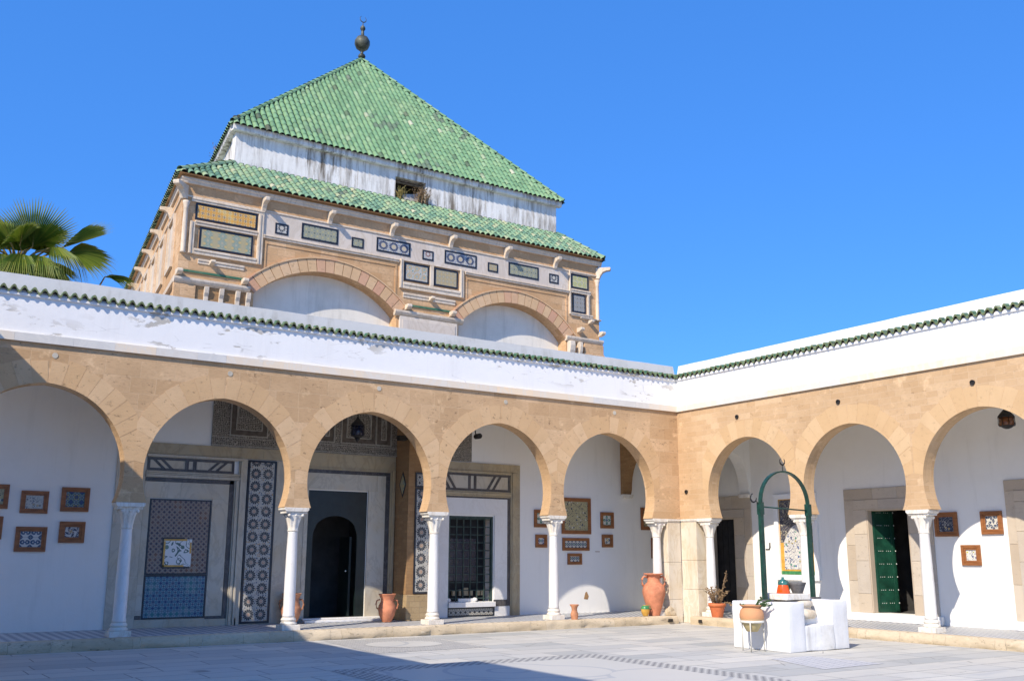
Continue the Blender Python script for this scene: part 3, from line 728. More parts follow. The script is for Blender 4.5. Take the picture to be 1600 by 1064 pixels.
def cross_arch(T, u, thk, span, root, mat, zs=3.22, zt=5.12, rise=1.05):
    """arch from the arcade's pier to a bracket on the gallery wall, in the plane u = const"""
    mb = MB(T); n = 18; d0, d1 = .34, span
    c = (d0 + d1) / 2; hw = (d1 - d0) / 2 - .10
    pts = [(d0 + .0, zs - .25), (d0 + .06, zs)]
    for i in range(n + 1):
        t = PI * i / n; pts.append((c - hw * math.cos(t), zs + .12 + rise * math.sin(t)))
    pts += [(d1 - .06, zs)]
    for (a, za), (b, zb) in zip(pts, pts[1:]):
        for q in (u - thk / 2, u + thk / 2): mb.face([(q, a, za), (q, b, zb), (q, b, zt), (q, a, zt)])
        mb.face([(u - thk / 2, a, za), (u + thk / 2, a, za), (u + thk / 2, b, zb), (u - thk / 2, b, zb)], smooth=True)
    mb.face([(u - thk / 2, d1 - .06, zs), (u + thk / 2, d1 - .06, zs), (u + thk / 2, d1, zs), (u - thk / 2, d1, zs)])
    for q in (u - thk / 2, u + thk / 2): mb.face([(q, d1 - .06, zs), (q, d1, zs), (q, d1, zt), (q, d1 - .06, zt)])
    mb.build('cross_arch', mat, root)
    k = MB(T); k.prism([(u - thk / 2 - .02, zs - .002), (u + thk / 2 + .02, zs - .002), (u + thk / 2 + .02, zs - .03), (u + thk / 2 - .03, zs - .10), (u - thk / 2 + .03, zs - .10), (u - thk / 2 - .02, zs - .03)], d1 - .14, d1 - .002)
    k.build('bracket', 'marble_cap', root)
GA, GB = 2.05, 2.15
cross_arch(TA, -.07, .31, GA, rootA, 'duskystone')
cross_arch(TB, .25, .34, GB, rootB, 'white_room', zs=3.20)
rf = MB(TA); rf.box(.002, 2.55, .002, 2.25, 5.121, 5.359); rf.build('roof_slab', 'white_room', rootA)
# discs let into the left arcade, iron pipe mouths in the right one
for u, z in ((-14.81, 5.03), (-11.67, 5.03), (-8.48, 5.04), (-5.28, 5.03), (-2.08, 5.04)):
    mb = MB(TA); mb.prism([(u + .05 * math.cos(t * PI / 8), z + .05 * math.sin(t * PI / 8)) for t in range(16)], -.008, .02); mb.build('stone_disc', 'marble_grey', rootA)
for u, z in ((.26, 3.18), (2.09, 4.87), (5.05, 4.86), (8.16, 4.84)):
    mb = MB(TB)
    for i in range(14):
        a, b = 2 * PI * i / 14, 2 * PI * (i + 1) / 14
        mb.prism([(u + r * math.cos(t), z + r * math.sin(t)) for r, t in ((.05, a), (.05, b), (.034, b), (.034, a))], -.03, .02)
    mb.prism([(u + .036 * math.cos(t * PI / 7), z + .036 * math.sin(t * PI / 7)) for t in range(14)], -.012, .01)
    mb.build('pipe_mouth', 'iron_dark', rootB)

# ------------------------------------------------------------------ setting
def struct(o): o['kind'] = 'structure'; return o
g_ = MB(); g_.face([(-900, -900, -.03), (900, -900, -.03), (900, 900, -.03), (-900, 900, -.03)]); struct(g_.build('ground', 'earth'))
g_ = MB(); g_.box(-24, 6, -26, 6, -.02, 0, 0); struct(g_.build('courtyard_paving', 'paving'))
def flatband(name, quads, mat, z=.004):
    mb = MB()
    for q in quads:
        P = [Vector((x, y, z)) for x, y in q]
        ex = (P[1] - P[0]).normalized(); ey = Vector((-ex.y, ex.x, 0))
        mb.face(P, 0, [((p - P[0]).dot(ex), (p - P[0]).dot(ey)) for p in P])
    return struct(mb.build(name, mat))
# small oblong mosaic by the left kerb: grid with a pale oval in it
q = [(-9.95, -3.2), (-7.75, -3.2), (-7.55, -.62), (-9.7, -.5)]
flatband('mosaic_carpet', [q], 'mosaic_grid')
mb = MB(); mb.face([(-8.72 + .72 * math.cos(2 * PI * i / 32), -1.9 + .62 * math.sin(2 * PI * i / 32), .008) for i in range(32)]); struct(mb.build('mosaic_oval', 'inlay_field'))
# large framed mosaic in the middle
bx0, bx1, by1, by0, bw = -11.6, -6.85, -5.15, -12.0, .44
flatband('mosaic_frame', [[(bx0, by1 - bw), (bx1, by1 - bw), (bx1, by1), (bx0, by1)], [(bx0 + bw, by1 - bw), (bx0 + bw, by0), (bx0, by0), (bx0, by1 - bw)], [(bx1, by1 - bw), (bx1, by0), (bx1 - bw, by0), (bx1 - bw, by1 - bw)]], 'mosaic')
flatband('mosaic_field', [[(bx0 + bw, by0), (bx1 - bw, by0), (bx1 - bw, by1 - bw), (bx0 + bw, by1 - bw)]], 'inlay_field')
flatband('mosaic_plaque', [[(-5.45, -8.75), (-4.0, -8.7), (-4.05, -7.3), (-4.95, -7.3)]], 'mosaic_faint')
# raised gallery floors with kerbs
mb = MB(TA); mb.box(-16.95, -.44, -.06, 2.3, .0, .18, 0, 'd'); mb.box(-.439, .34, .06, 2.3, 0, .18, 0, 'd'); struct(mb.build('gallery_floor', 'lozenge'))
mb = MB(TB); mb.box(.551, 12.9, -.06, 2.4, .0, .178, 0, 'd'); mb.box(.34, .55, .06, 2.4, .0, .178, 0, 'd'); struct(mb.build('gallery_floor', 'lozenge'))
mb = MB(TA); mb.box(.342, 2.4, -.338, 2.3, .0, .178, 0, 'd'); struct(mb.build('gallery_floor', 'lozenge'))
def kerb(T, u0, u1, seed):
    mb = MB(T); rd = random.Random(seed); u = u0
    while u < u1 - .01:
        n_ = min(u1, u + rd.uniform(.9, 1.6))
        k = max(3, int((n_ - u) / .12)); rows = [(-.30, 0.), (-.315, .05), (-.31, .10), (-.29, .165), (-.26, .186), (-.05, .187)]
        b = len(mb.v)
        for i in range(k + 1):
            uu = u + .002 + (n_ - u - .004) * i / k
            for (d, z) in rows:
                w_ = .045 * mnoise.noise(Vector((uu * 3.3, z * 9, seed))) + .03 * mnoise.noise(Vector((uu * 11, z * 25, seed)))
                mb.vert((uu, d + (w_ if d < -.2 else 0) - .0, z + (w_ * .3 if .02 < z < .18 else 0)))
        m = len(rows)
        for i in range(k):
            for j in range(m - 1): mb.idx([b + i * m + j, b + (i + 1) * m + j, b + (i + 1) * m + j + 1, b + i * m + j + 1], 0, None, True)
        u = n_
    struct(mb.build('kerb', 'kerb'))
kerb(TA, -16.95, -.44, 1); kerb(TB, .55, 12.9, 2)

for T_, u in ((TA, -.72), (TB, .93)):
    mb = MB(T_); mb.box(u - .055, u + .055, -.345, -.25, .055, .125); struct(mb.build('drain_mouth', 'iron_dark'))
bm = bmesh.new(); bmesh.ops.create_icosphere(bm, subdivisions=3, radius=.13)
for v in bm.verts: v.co = Vector((v.co.x * 1.1, v.co.y * .8, max(-.06, v.co.z * 1.15))) * (1 + .5 * mnoise.noise(v.co * 9)) ; v.co.z += .06
me = bpy.data.meshes.new('stone_lump'); bm.to_mesh(me); bm.free(); me.materials.append(M['kerb']); me.uv_layers.new(name='UVMap')
lump = bpy.data.objects.new('stone_lump', me); COL.objects.link(lump); lump.location = (-.52, -.12, .187); tag(lump, 'broken pale stone lump lying between the tall jar and the corner pier', 'stone')

# ------------------------------------------------------------------ left gallery wall
wa = thing('gallery_wall', 'white back wall of the left arcade with marble portal, tiled panels and barred window', 'wall', (-8, GA, .18))
P_ = lambda name, mb, mat, **k: mb.build(name, mat, wa, **k)
door = (-9.12, -7.70, .22, 3.0); win = (-5.54, -4.29, .52, 2.53)
mb = MB(TA); wall_holes(mb, -16.95, 2.6, .18, 5.115, GA, GA + .4, [door, win]); P_('wall', mb, 'white_room')
F0 = GA - .002       # face of the plaster; everything below sits proud of it
def slab(mb, u0, u1, z0, z1, p=.03, mi=0): mb.box(u0 + .0015, u1 - .0015, GA - p, GA - .001, z0 + .0015, z1 - .0015, mi)
mb = MB(TA); mb.prism([(-1.52, .52), (-1.40, .50), (-1.36, .58), (-1.42, .70), (-1.47, .68)], GA - .004, GA - .0005); P_('plaster_hole', mb, 'duskystone')
mb = MB(TA); mb.box(-1.13, -.98, GA - .004, GA - .0005, 1.70, 1.715); P_('plaster_crack', mb, 'duskystone')
# revetment, left part (second bay)
mb = MB(TA)
for a, b, z0, z1 in ((-13.18, -12.62, .18, 1.15), (-13.18, -12.62, 1.15, 2.2), (-13.18, -12.62, 2.2, 3.58), (-12.62, -12.50, .425, 1.0), (-12.62, -12.50, 1.0, 2.72),
                     (-11.24, -10.90, .32, 2.72), (-12.62, -11.9, 2.72, 3.04), (-11.9, -10.9, 2.72, 3.04), (-12.62, -11.95, .18, .34), (-11.95, -11.24, .18, .34), (-11.24, -10.6, .18, .32),
                     (-10.64, -10.53, .18, 1.1), (-10.64, -10.53, 1.1, 3.58), (-9.88, -9.5, .18, 1.2), (-9.88, -9.5, 1.2, 3.58), (-9.5, -9.22, .18, 3.4), (-10.53, -9.88, .18, .2)): slab(mb, a, b, z0, z1)
P_('marble_facing', mb, 'marble_grey')
mb = MB(TA)
for a, b in ((-13.18, -12.0), (-12.0, -10.7), (-10.7, -10.2), (-10.2, -9.22)): slab(mb, a, b, 3.60, 3.83, .035)
P_('yellow_lintel', mb, 'marble_yellow')
mb = MB(TA)   # mouldings: horizontal ribs above the tiles and vertical ribs beside them
for z0, z1, p in ((3.54, 3.595, .07), (3.225, 3.25, .06), (3.25, 3.262, .04), (3.19, 3.22, .05), (3.13, 3.185, .065)): mb.box(-12.62, -10.66, GA - p, GA - .001, z0, z1)
for u0_, u1_, p in ((-10.80, -10.775, .05), (-10.77, -10.72, .07), (-10.715, -10.69, .05), (-10.685, -10.645, .075)): mb.box(u0_, u1_, GA - p, GA - .001, .18, 3.125 if u0_ < -10.72 else 3.535)
P_('moulding', mb, 'marble_grey', bevel=.004)
mb = MB(TA); slab(mb, -10.895, -10.805, .3, 3.12, .028); slab(mb, -12.62, -10.81, 3.045, 3.125, .028); slab(mb, -12.62, -12.5, .345, .42, .036); slab(mb, -11.24, -10.9, .322, .38, .036); P_('dark_inlay', mb, 'marble_dark')
def frieze(u0, u1, z0, z1, bars):
    mb = MB(TA); slab(mb, u0, u1, z0, z1, .022); P_('frieze_panel', mb, 'marble_grey')
    mb = MB(TA); frame_bars(mb, u0, u1, z0, z1, .05, GA - .034, GA - .02)
    for c, lean in bars:
        for o in (-.09, .07):
            mb.prism([(c + o + lean * .5, z0 + .05), (c + o + .075 + lean * .5, z0 + .05), (c + o + .075 - lean * .5, z1 - .05), (c + o - lean * .5, z1 - .05)], GA - .032, GA - .02)
    P_('frieze_inlay', mb, 'marble_dark')
frieze(-12.60, -10.82, 3.265, 3.53, ((-12.32, .18), (-11.76, 0.), (-11.2, -.18)))
def tiled(name, u0, u1, z0, z1, mat, bw=.03, p=.02, bmat='black_frame', label=None):
    mb = MB(TA); panel(mb, u0 + bw, u1 - bw, z0 + bw, z1 - bw, GA - p); o = sub(P_(name, mb, mat), wa)
    b = MB(TA); frame_bars(b, u0, u1, z0, z1, bw, GA - p - .006, GA - .001); b.build('border', bmat, o)
    if label: o['label'] = label
    return o
tiled('tile_panel', -12.49, -11.25, 1.20, 2.70, 'z_purple', label='purple and white tile panel')
tiled('tile_panel', -12.49, -11.25, .345, 1.197, 'z_blue', label='blue tile panel')
mb = MB(TA); panel(mb, -12.16, -11.60, 1.36, 1.90, GA - .030); po = sub(P_('white_tile', mb, 't_white'), wa)
b = MB(TA); b.box(-12.16, -11.70, GA - .034, GA - .02, 1.87, 1.905); b.box(-12.16, -12.125, GA - .034, GA - .02, 1.36, 1.86); b.box(-12.16, -11.74, GA - .034, GA - .02, 1.355, 1.39); b.box(-11.64, -11.605, GA - .034, GA - .02, 1.62, 1.84); b.build('yellow_edge', 'tile_yellow', po)
b = MB(TA); b.box(-12.185, -12.162, GA - .032, GA - .015, 1.34, 1.93); b.box(-12.16, -11.75, GA - .032, GA - .015, 1.908, 1.935); b.box(-12.16, -11.62, GA - .032, GA - .015, 1.325, 1.352); b.build('border', 'black_frame', po)
o = tiled('rosette_strip', -10.52, -9.89, .20, 3.58, 'z_strip', .045, .036, label='tall tile strip with two rows of black rosettes')
# portal (third bay)
mb = MB(TA)
for a, b, z0, z1 in ((-9.22, -8.4, 3.02, 3.38), (-8.4, -7.48, 3.02, 3.38), (-7.478, -7.26, 3.02, 3.38), (-7.69, -7.26, .95, 3.02), (-7.69, -7.26, .18, .95), (-9.22, -9.125, .18, 3.02)): slab(mb, a, b, z0, z1, .04)
P_('portal_frame', mb, 'marble_grey')
mb = MB(TA); slab(mb, -7.258, -7.15, .18, 3.38, .035); slab(mb, -9.22, -7.15, 3.38, 3.46, .035); P_('dark_inlay', mb, 'marble_dark')
mb = MB(TA)
for a, b in ((-9.22, -8.3), (-8.3, -7.55), (-7.55, -7.02)): slab(mb, a, b, 3.50, 3.83, .04)
for u0_, u1_, p in ((-7.148, -7.11, .05), (-7.105, -7.06, .07), (-7.055, -7.02, .05)): mb.box(u0_, u1_, GA - p, GA - .001, .18, 3.497)
mb.box(-9.22, -7.15, GA - .06, GA - .001, 3.462, 3.498)
P_('yellow_lintel', mb, 'marble_yellow')
mb = MB(TA); mb.box(-9.2, -7.35, GA - .30, GA + .3, .182, .235); mb.box(-9.2, -7.35, GA - .18, GA - .002, .236, .27); P_('door_step', mb, 'marble_white', bevel=.01)
# the dark green door screen with its arched opening
mb = MB(TA); dd0, dd1 = GA + .004, GA + .06
ac, aw, az = -8.45, .53, 1.98
pts = [(ac - aw, .24)] + [(ac + (aw + (.03 if .15 < i / 20 < .85 else 0)) * math.cos(PI - PI * i / 20), az + .47 * math.sin(PI * i / 20)) for i in range(21)] + [(ac + aw, .24)]
for d in (dd0, dd1):
    for (xa, za), (xb, zb) in zip(pts[1:-1], pts[2:-1]): mb.face([(xa, d, za), (xb, d, zb), (xb, d, 3.0), (xa, d, 3.0)])
    mb.face([(-9.12, d, .24), (ac - aw, d, .24), (ac - aw, d, az), (ac - aw, d, 3.), (-9.12, d, 3.0)]); mb.face([(ac + aw, d, .24), (-7.7, d, .24), (-7.7, d, 3.0), (ac + aw, d, 3.), (ac + aw, d, az)])
for (xa, za), (xb, zb) in zip(pts, pts[1:]): mb.face([(xa, dd0, za), (xb, dd0, zb), (xb, dd1, zb), (xa, dd1, za)])
ds = sub(P_('door_screen', mb, 'door_green'), wa)
mb = MB(TA); mb.box(ac + aw - .10, ac + aw - .05, GA + .17, GA + .72, .24, 2.0); mb.build('door_leaf', 'door_green', ds)
mb = MB(TA); mb.ball((ac + aw - .16, GA + .2, 1.25), .02); mb.build('handle', 'white_metal', ds)
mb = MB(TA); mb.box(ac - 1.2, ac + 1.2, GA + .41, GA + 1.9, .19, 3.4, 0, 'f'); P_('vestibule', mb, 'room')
# carved stucco over the portal
mb = MB(TA); mb.box(-11.34, -7.0, GA - .03, GA - .001, 3.84, 5.1); so = sub(P_('stucco_panel', mb, 'stucco'), wa)
sl = MB(TA); sd = MB(TA)
def niche(c, wd, z0, ztop, kind):
    hw = wd / 2
    frame_bars(sl, c - hw - .03, c + hw + .03, z0 - .03, ztop + .03, .022, GA - .052, GA - .029)
    frame_bars(sd, c - hw, c + hw, z0, ztop, .10, GA - .036, GA - .029)
    hi = hw - .10
    frame_bars(sl, c - hi, c + hi, z0 + .10, ztop - .10, .02, GA - .05, GA - .029)
    n = 18; zz = z0 + .10 + (ztop - z0) * .45
    path = [(c + (hi - .03) * 1.05 * math.cos(PI * (1.12 - 1.24 * i / n)), GA - .045, zz + (hi) * .95 * math.sin(PI * (1.12 - 1.24 * i / n))) for i in range(n + 1)]
    sl.bar(path, .03, .03, (0, 1, 0))
for c, wd in ((-10.55, .78), (-9.48, .80), (-8.90, .02), (-7.98, .82)):
    if wd > .1: niche(c, wd, 4.10, 4.98, 0)
niche(-8.75, .30, 4.10, 4.98, 0)
for z in (3.85, 4.02): sl.box(-11.34, -7.0, GA - .05, GA - .029, z, z + .018)
for c in (-7.35,): niche(c, .34, 4.10, 4.98, 0)
sl.build('stucco_moulding', 'stucco_line', so); sd.build('stucco_recess', 'stucco_dark', so)
mb = MB(TA); mb.box(-6.2, -4.95, GA - .03, GA - .001, 3.84, 5.1); P_('stucco_panel', mb, 'stucco')
# buttress between portal and window, with its own tile strip
PX0, PX1, PF = -7.0, -6.22, 1.38
mb = MB(TA)
for z0, z1 in ((.18, .74),): mb.box(PX0, PX1, PF - .015, GA - .001, z0, z1)
P_('buttress_base', mb, 'plinthstone', bevel=.015)
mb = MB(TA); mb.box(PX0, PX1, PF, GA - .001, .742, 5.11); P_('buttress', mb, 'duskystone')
def ptile(name, u0, u1, z0, z1, mat, bw):
    mb = MB(TA); panel(mb, u0 + bw, u1 - bw, z0 + bw, z1 - bw, PF - .014); o = sub(P_(name, mb, mat), wa)
    b = MB(TA); frame_bars(b, u0, u1, z0, z1, bw, PF - .02, PF - .001); b.build('border', 'black_frame', o)
ptile('rosette_strip', -6.83, -6.40, .76, 3.10, 'z_black', .04); ptile('small_tile', -6.83, -6.40, 3.11, 3.45, 'z_foot', .04)
mb = MB(FRAME((0, 0, 0), (0, 1, 0), (1, 0, 0)))
dc, dz = 1.66, 3.18
mb.prism([(dc - .17, dz), (dc, dz - .30), (dc + .17, dz), (dc, dz + .30)], PX0 - .008, PX0 - .001); P_('diamond_border', mb, 'black_frame')
mb = MB(FRAME((0, 0, 0), (0, 1, 0), (1, 0, 0))); mb.prism([(dc - .125, dz), (dc, dz - .225), (dc + .125, dz), (dc, dz + .225)], PX0 - .012, PX0 - .0085); P_('diamond_tile', mb, 'z_green')
# window (fourth bay)
mb = MB(TA)
for a, b, z0, z1 in ((-4.27, -3.90, .56, 1.05), (-4.27, -3.90, 1.05, 2.56), (-5.9, -4.9, 2.56, 2.96), (-4.9, -3.90, 2.56, 2.96), (-5.9, -5.56, .18, 1.2), (-5.9, -5.56, 1.2, 2.56), (-4.25, -3.82, .18, .40)): slab(mb, a, b, z0, z1, .035)
P_('window_facing', mb, 'marble_white')
mb = MB(TA)
for a, b, z0, z1 in ((-3.66, -3.52, .18, 1.4), (-3.66, -3.52, 1.4, 2.75), (-3.66, -3.52, 2.75, 3.62), (-6.2, -4.6, 3.62, 3.82), (-4.6, -3.52, 3.62, 3.82)): slab(mb, a, b, z0, z1, .03)
for u0_, u1_, p in ((-3.81, -3.775, .05), (-3.77, -3.72, .07), (-3.715, -3.665, .05)): mb.box(u0_, u1_, GA - p, GA - .001, .18, 3.615)
for z0, z1, p in ((3.0, 3.03, .05), (3.035, 3.09, .075), (3.095, 3.13, .05), (3.56, 3.615, .06)): mb.box(-6.2, -3.815, GA - p, GA - .001, z0, z1)
P_('window_moulding', mb, 'marble_yellow')
mb = MB(TA); slab(mb, -3.895, -3.815, .41, 2.995, .03); slab(mb, -6.2, -3.9, 2.962, 2.998, .03); slab(mb, -4.27, -3.9, .41, .55, .03); P_('dark_inlay', mb, 'marble_dark')
frieze(-6.15, -3.83, 3.14, 3.55, ((-5.62, .2), (-4.95, 0.), (-4.32, -.2)))
mb = MB(TA); mb.box(-5.56, -4.262, GA - .10, GA + .3, .40, .515); P_('window_sill', mb, 'marble_white', bevel=.008)
tiled('tile_footing', -5.56, -4.27, .19, .395, 'z_foot', .03, .03)
mb = MB(TA)
for i in range(7):
    u = -5.50 + i * (1.17 / 6); mb.box(u - .011, u + .011, GA + .03, GA + .052, .515, 2.53)
for i in range(11):
    z = .60 + i * (1.86 / 10); mb.box(-5.54, -4.29, GA + .0535, GA + .072, z - .011, z + .011)
mb.box(-5.54, -5.50, GA + .02, GA + .1, .515, 2.53); mb.box(-4.33, -4.29, GA + .02, GA + .1, .515, 2.53); mb.box(-5.495, -4.335, GA + .02, GA + .1, 2.48, 2.53)
P_('window_grille', mb, 'grille_green')
mb = MB(TA)
mb.box(-5.5, -4.33, GA + .30, GA + .32, .53, 2.5)
P_('window_shutter', mb, 'door_dark')
mb = MB(TA); mb.box(-5.45, -4.62, GA + .27, GA + .298, 1.0, 2.0); P_('window_pane', mb, 'lamp_blue')
mb = MB(TA)
mb.box(-5.25, -4.75, GA + .005, GA + .05, .52, .60); mb.ball((-4.78, GA + .03, .57), .07, n=10, sq=.7); mb.ball((-5.5, GA + .03, .56), .06, n=8)
P_('sill_stone', mb, 'marble_white', bevel=.01)
mb = MB(TA); rd = random.Random(4)
for u in (-5.46, -5.30, -5.12, -4.98, -4.84, -4.62, -4.5): mb.box(u, u + rd.uniform(.05, .12), GA + .2, GA + .26, .66, .66 + rd.uniform(.10, .2))
P_('window_book', mb, 'marble_yellow')

# ------------------------------------------------------------------ right gallery wall
wb = thing('gallery_wall', 'white back wall of the right arcade with stone doorways and a tall tile panel', 'wall', (GB, -5, .18))
Q_ = lambda name, mb, mat, **k: mb.build(name, mat, wb, **k)
D2 = (3.96, 5.07, .36, 2.67); D3 = (7.78, 9.2, .36, 2.7)
mb = MB(TB); wall_holes(mb, -2.44, 12.9, .18, 5.115, GB, GB + .4, [D2, D3, (-1.05, -.18, .40, 2.60)]); Q_('wall', mb, 'white_room')
mb = MB(TB)
for a, b, z0, z1 in ((3.20, 3.96, .182, .36), (5.07, 5.72, .182, .36), (3.96, 5.07, .182, .357), (7.2, 9.9, .182, .36), (-.18, .5, .182, .38), (-1.4, -.18, .182, .38)): mb.box(a + .001, b - .001, GB - .13, GB - .001, z0, z1)
Q_('threshold', mb, 'well', bevel=.012)
def stone_frame(a, b, z0, z1, o0, o1, oz, nm='door_frame'):
    mb = MB(TB)
    pl = .035
    iw = (a - o0) * .58
    rows = [z0, z0 + .42, z0 + 1.15, z0 + 1.75, z1]
    for s in (-1, 1):
        e_, f_ = (a, o0) if s < 0 else (b, o1)
        mid = e_ + s * abs(f_ - e_) * .58
        for i, (q0, q1) in enumerate(zip(rows, rows[1:])):
            x0, x1 = sorted((e_, mid)); mb.box(x0 + .001, x1 - .001, GB - pl - .02, GB - .001 + .0, q0 + .002, q1 - .002)
        for i, (q0, q1) in enumerate(zip([z0, z0 + .7, z0 + 1.5], [z0 + .7, z0 + 1.5, z1 + .22])):
            x0, x1 = sorted((mid, f_)); mb.box(x0 + .001, x1 - .001, GB - pl, GB - .001, q0 + .002, q1 - .002)
    m0, m1 = a - (a - o0) * .58, b + (o1 - b) * .58
    c = (m0 + m1) / 2
    for x0, x1 in ((m0, c - .2), (c - .2, m1)): mb.box(x0 + .001, x1 - .001, GB - pl - .02, GB - .001, z1 + .002, z1 + .22)
    for x0, x1 in ((o0, c - .35), (c - .35, c + .3), (c + .3, o1)): mb.box(x0 + .001, x1 - .001, GB - pl, GB - .001, z1 + .222, oz)
    for x0, x1 in ((a + .001, a + .035), (b - .035, b - .001)): mb.box(x0, x1, GB - pl - .012, GB + .32, z0 + .002, z1 - .036)
    mb.box(a + .001, b - .001, GB - pl - .012, GB + .32, z1 - .035, z1 - .001)
    return Q_(nm, mb, 'doorstone', bevel=.006)
stone_frame(-1.05, -.18, .40, 2.60, -1.45, .39, 3.17); stone_frame(*D2, 3.35, 5.63, 3.15); stone_frame(*D3, 7.32, 9.65, 3.14)
mb = MB(TB); mb.box(-1.05, -.18, GB + .12, GB + .18, .40, 2.60); Q_('door', mb, 'door_dark')
mb = MB(TB)
for k in range(4): mb.box(-1.0 + k * .2, -.99 + k * .2, GB + .11, GB + .12, .42, 2.58)
Q_('door_plank', mb, 'door_dark')
for (a, b, z0, z1) in (D2, D3):
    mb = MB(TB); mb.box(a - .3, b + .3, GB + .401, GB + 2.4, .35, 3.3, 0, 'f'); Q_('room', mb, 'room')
# open green door leaf with rows of pale nails
def door_leaf(a, w, z0, z1, ang, depth):
    c, s_ = math.cos(ang), math.sin(ang)
    T = FRAME((GB + depth, -a, 0), (s_, -c, 0), (c, s_, 0))
    lf = MB(T); lf.box(0, w, 0, .05, z0, z1)
    lf.box(w - .10, w - .03, -.02, -.001, z0 + .03, z1 - .05); lf.box(.02, .06, -.015, -.001, z0 + .02, z1 - .03)
    L = sub(Q_('door_leaf', lf, 'door_leaf', bevel=.004), wb)
    nl = MB(T)
    for r in range(8):
        z = z0 + .20 + r * .29
        for i in range(7):
            if i == 3: continue
            nl.ball((.12 + i * (w - .26) / 6, -.004, z), .010, n=6, sq=1)
        nl.ball((w - .01, -.006, z), .018, n=6)
    nl.build('door_nail', 'nail', L)
door_leaf(4.0, .56, .37, 2.64, R(70), .10)
mb = MB(TB); panel(mb, 4.2, 5.3, 1.25, 2.75, GB + 2.34); Q_('room_tiles', mb, 'z_arab_shaded')
# white framed tile panel behind the well
mb = MB(TB); frame_bars(mb, 1.19, 2.53, 1.03, 3.14, .13, GB - .07, GB - .001); tp = sub(Q_('tile_frame', mb, 'white', bevel=.006), wb)
mb = MB(TB); panel(mb, 1.32, 2.40, 1.16, 3.01, GB - .012); mb.build('tile_border', 'tile_yellow', tp)
mb = MB(TB); panel(mb, 1.44, 2.28, 1.29, 1.93, GB - .018, 0, .004); mb.build('arabesque_panel', 'z_arab', tp)
mb = MB(TB)
c, hw = 1.86, .42
pts = [(1.44, 1.935)] + [(c - hw + 2 * hw * i / 16, 1.95 + .42 * math.sin(PI * i / 16)) for i in range(17)] + [(2.28, 1.935)]
mb.prism(pts, GB - .0195, GB - .013); mb.build('arch_panel', 'z_arab', tp)
mb = MB(TB); panel(mb, 1.34, 2.38, 1.94, 2.99, GB - .0165, 0, .003); mb.build('upper_panel', 'z_arab_shaded', tp)  # the shade on the panel's upper part is painted in by darker tiles
mb = MB(TB); mb.box(1.33, 2.39, GB - .022, GB - .014, 1.165, 1.25); mb.build('green_footing', 'tile_green', tp)

# ------------------------------------------------------------------ framed tiles on the walls
def framed(T, g, u0, u1, z0, z1, mat, label, bar=.085, group='framed tiles hung on the gallery walls', inset=0):
    c = (u0 + u1) / 2
    root = thing('framed_tile', label, 'framed tile', T(c, g, z0), group)
    bar = min(bar, (u1 - u0) * .24, (z1 - z0) * .26)
    f = MB(T); frame_bars(f, u0, u1, z0, z1, bar * .6, g - .045, g - .002); frame_bars(f, u0 + bar * .6, u1 - bar * .6, z0 + bar * .6, z1 - bar * .6, bar * .4, g - .034, g - .002)
    f.build('frame', 'wood_frame', root, bevel=.004)
    t = MB(T); panel(t, u0 + bar, u1 - bar, z0 + bar, z1 - bar, g - .014); t.build('tile', mat, root)
    b = MB(T); b.box(u0 + .02, u1 - .02, g - .0015 - .0, g - .0005, z0 + .02, z1 - .02); b.build('backing', 'wood_frame', root)
FA = lambda *a, **k: framed(TA, GA, *a, **k)
FA(-14.15, -13.64, 2.40, 2.86, 't_blueweave', 'wood framed dark blue and green tiles, upper right on the shaded left wall')
FA(-14.85, -14.37, 2.35, 2.77, 't_greyscroll', 'wood framed pale grey scrollwork tiles, top middle on the shaded left wall')
FA(-14.88, -14.34, 1.64, 2.10, 't_medal', 'wood framed tiles with four dark oval medallions on the shaded left wall')
FA(-14.13, -13.67, 1.81, 2.21, 't_swirl', 'small wood framed tile with an eight-rayed dark star, lower right on the shaded left wall', bar=.11)
FA(-15.55, -15.06, 2.42, 2.87, 't_olive', 'wood framed tile cut by the left edge of the picture, upper one of two')
FA(-15.55, -15.11, 1.86, 2.28, 't_greenstar', 'wood framed tile at the very left edge of the picture, lower one of two')
FA(-3.08, -2.62, 2.30, 2.74, 't_greenstar', 'wood framed green star tile left of the fourth column, above a smaller frame')
FA(-3.04, -2.69, 1.80, 2.12, 't_bell', 'small wood framed tile with a dark bell shape, left of the fourth column', bar=.1)
FA(-2.22, -1.28, 2.15, 3.07, 't_olive', 'biggest wood frame with many olive and black tiles, right behind the fourth column', bar=.09)
FA(-.95, -.51, 2.31, 2.73, 't_greenstar', 'wood framed green cross tile alone to the right of the biggest frame')
FA(-.91, -.55, 1.82, 2.15, 't_arch', 'small wood framed tile with a painted arch below the green cross tile', bar=.1)
FA(-2.20, -1.34, 1.73, 2.05, 't_battlement', 'long low wood frame with a row of battlement tiles under the biggest frame', bar=.075)
FA(-2.04, -1.59, 1.38, 1.66, 't_battlement', 'lowest little wood frame with two battlement tiles, under the long low frame', bar=.085)
FA(.45, 1.12, 2.29, 2.89, 't_olive', 'wood framed dark tiles half hidden by the corner column, upper one', bar=.09)
FA(.80, 1.30, 1.54, 2.08, 't_medal', 'wood framed tile half hidden behind the corner column, lower one', bar=.1)
FBt = lambda *a, **k: framed(TB, GB, *a, **k)
FBt(5.68, 6.22, 2.03, 2.54, 't_blackscroll', 'wood framed blue-black scroll tile beside the right column, in shade', bar=.1)
FBt(6.75, 7.22, 2.06, 2.53, 't_navyfour', 'wood framed four-part navy tile with its lower edge in the sun, by the right doorway', bar=.1)
FBt(6.25, 6.68, 1.43, 1.85, 't_lemon', 'sunlit orange frame with white and yellow flowered tile on the right wall', bar=.1)

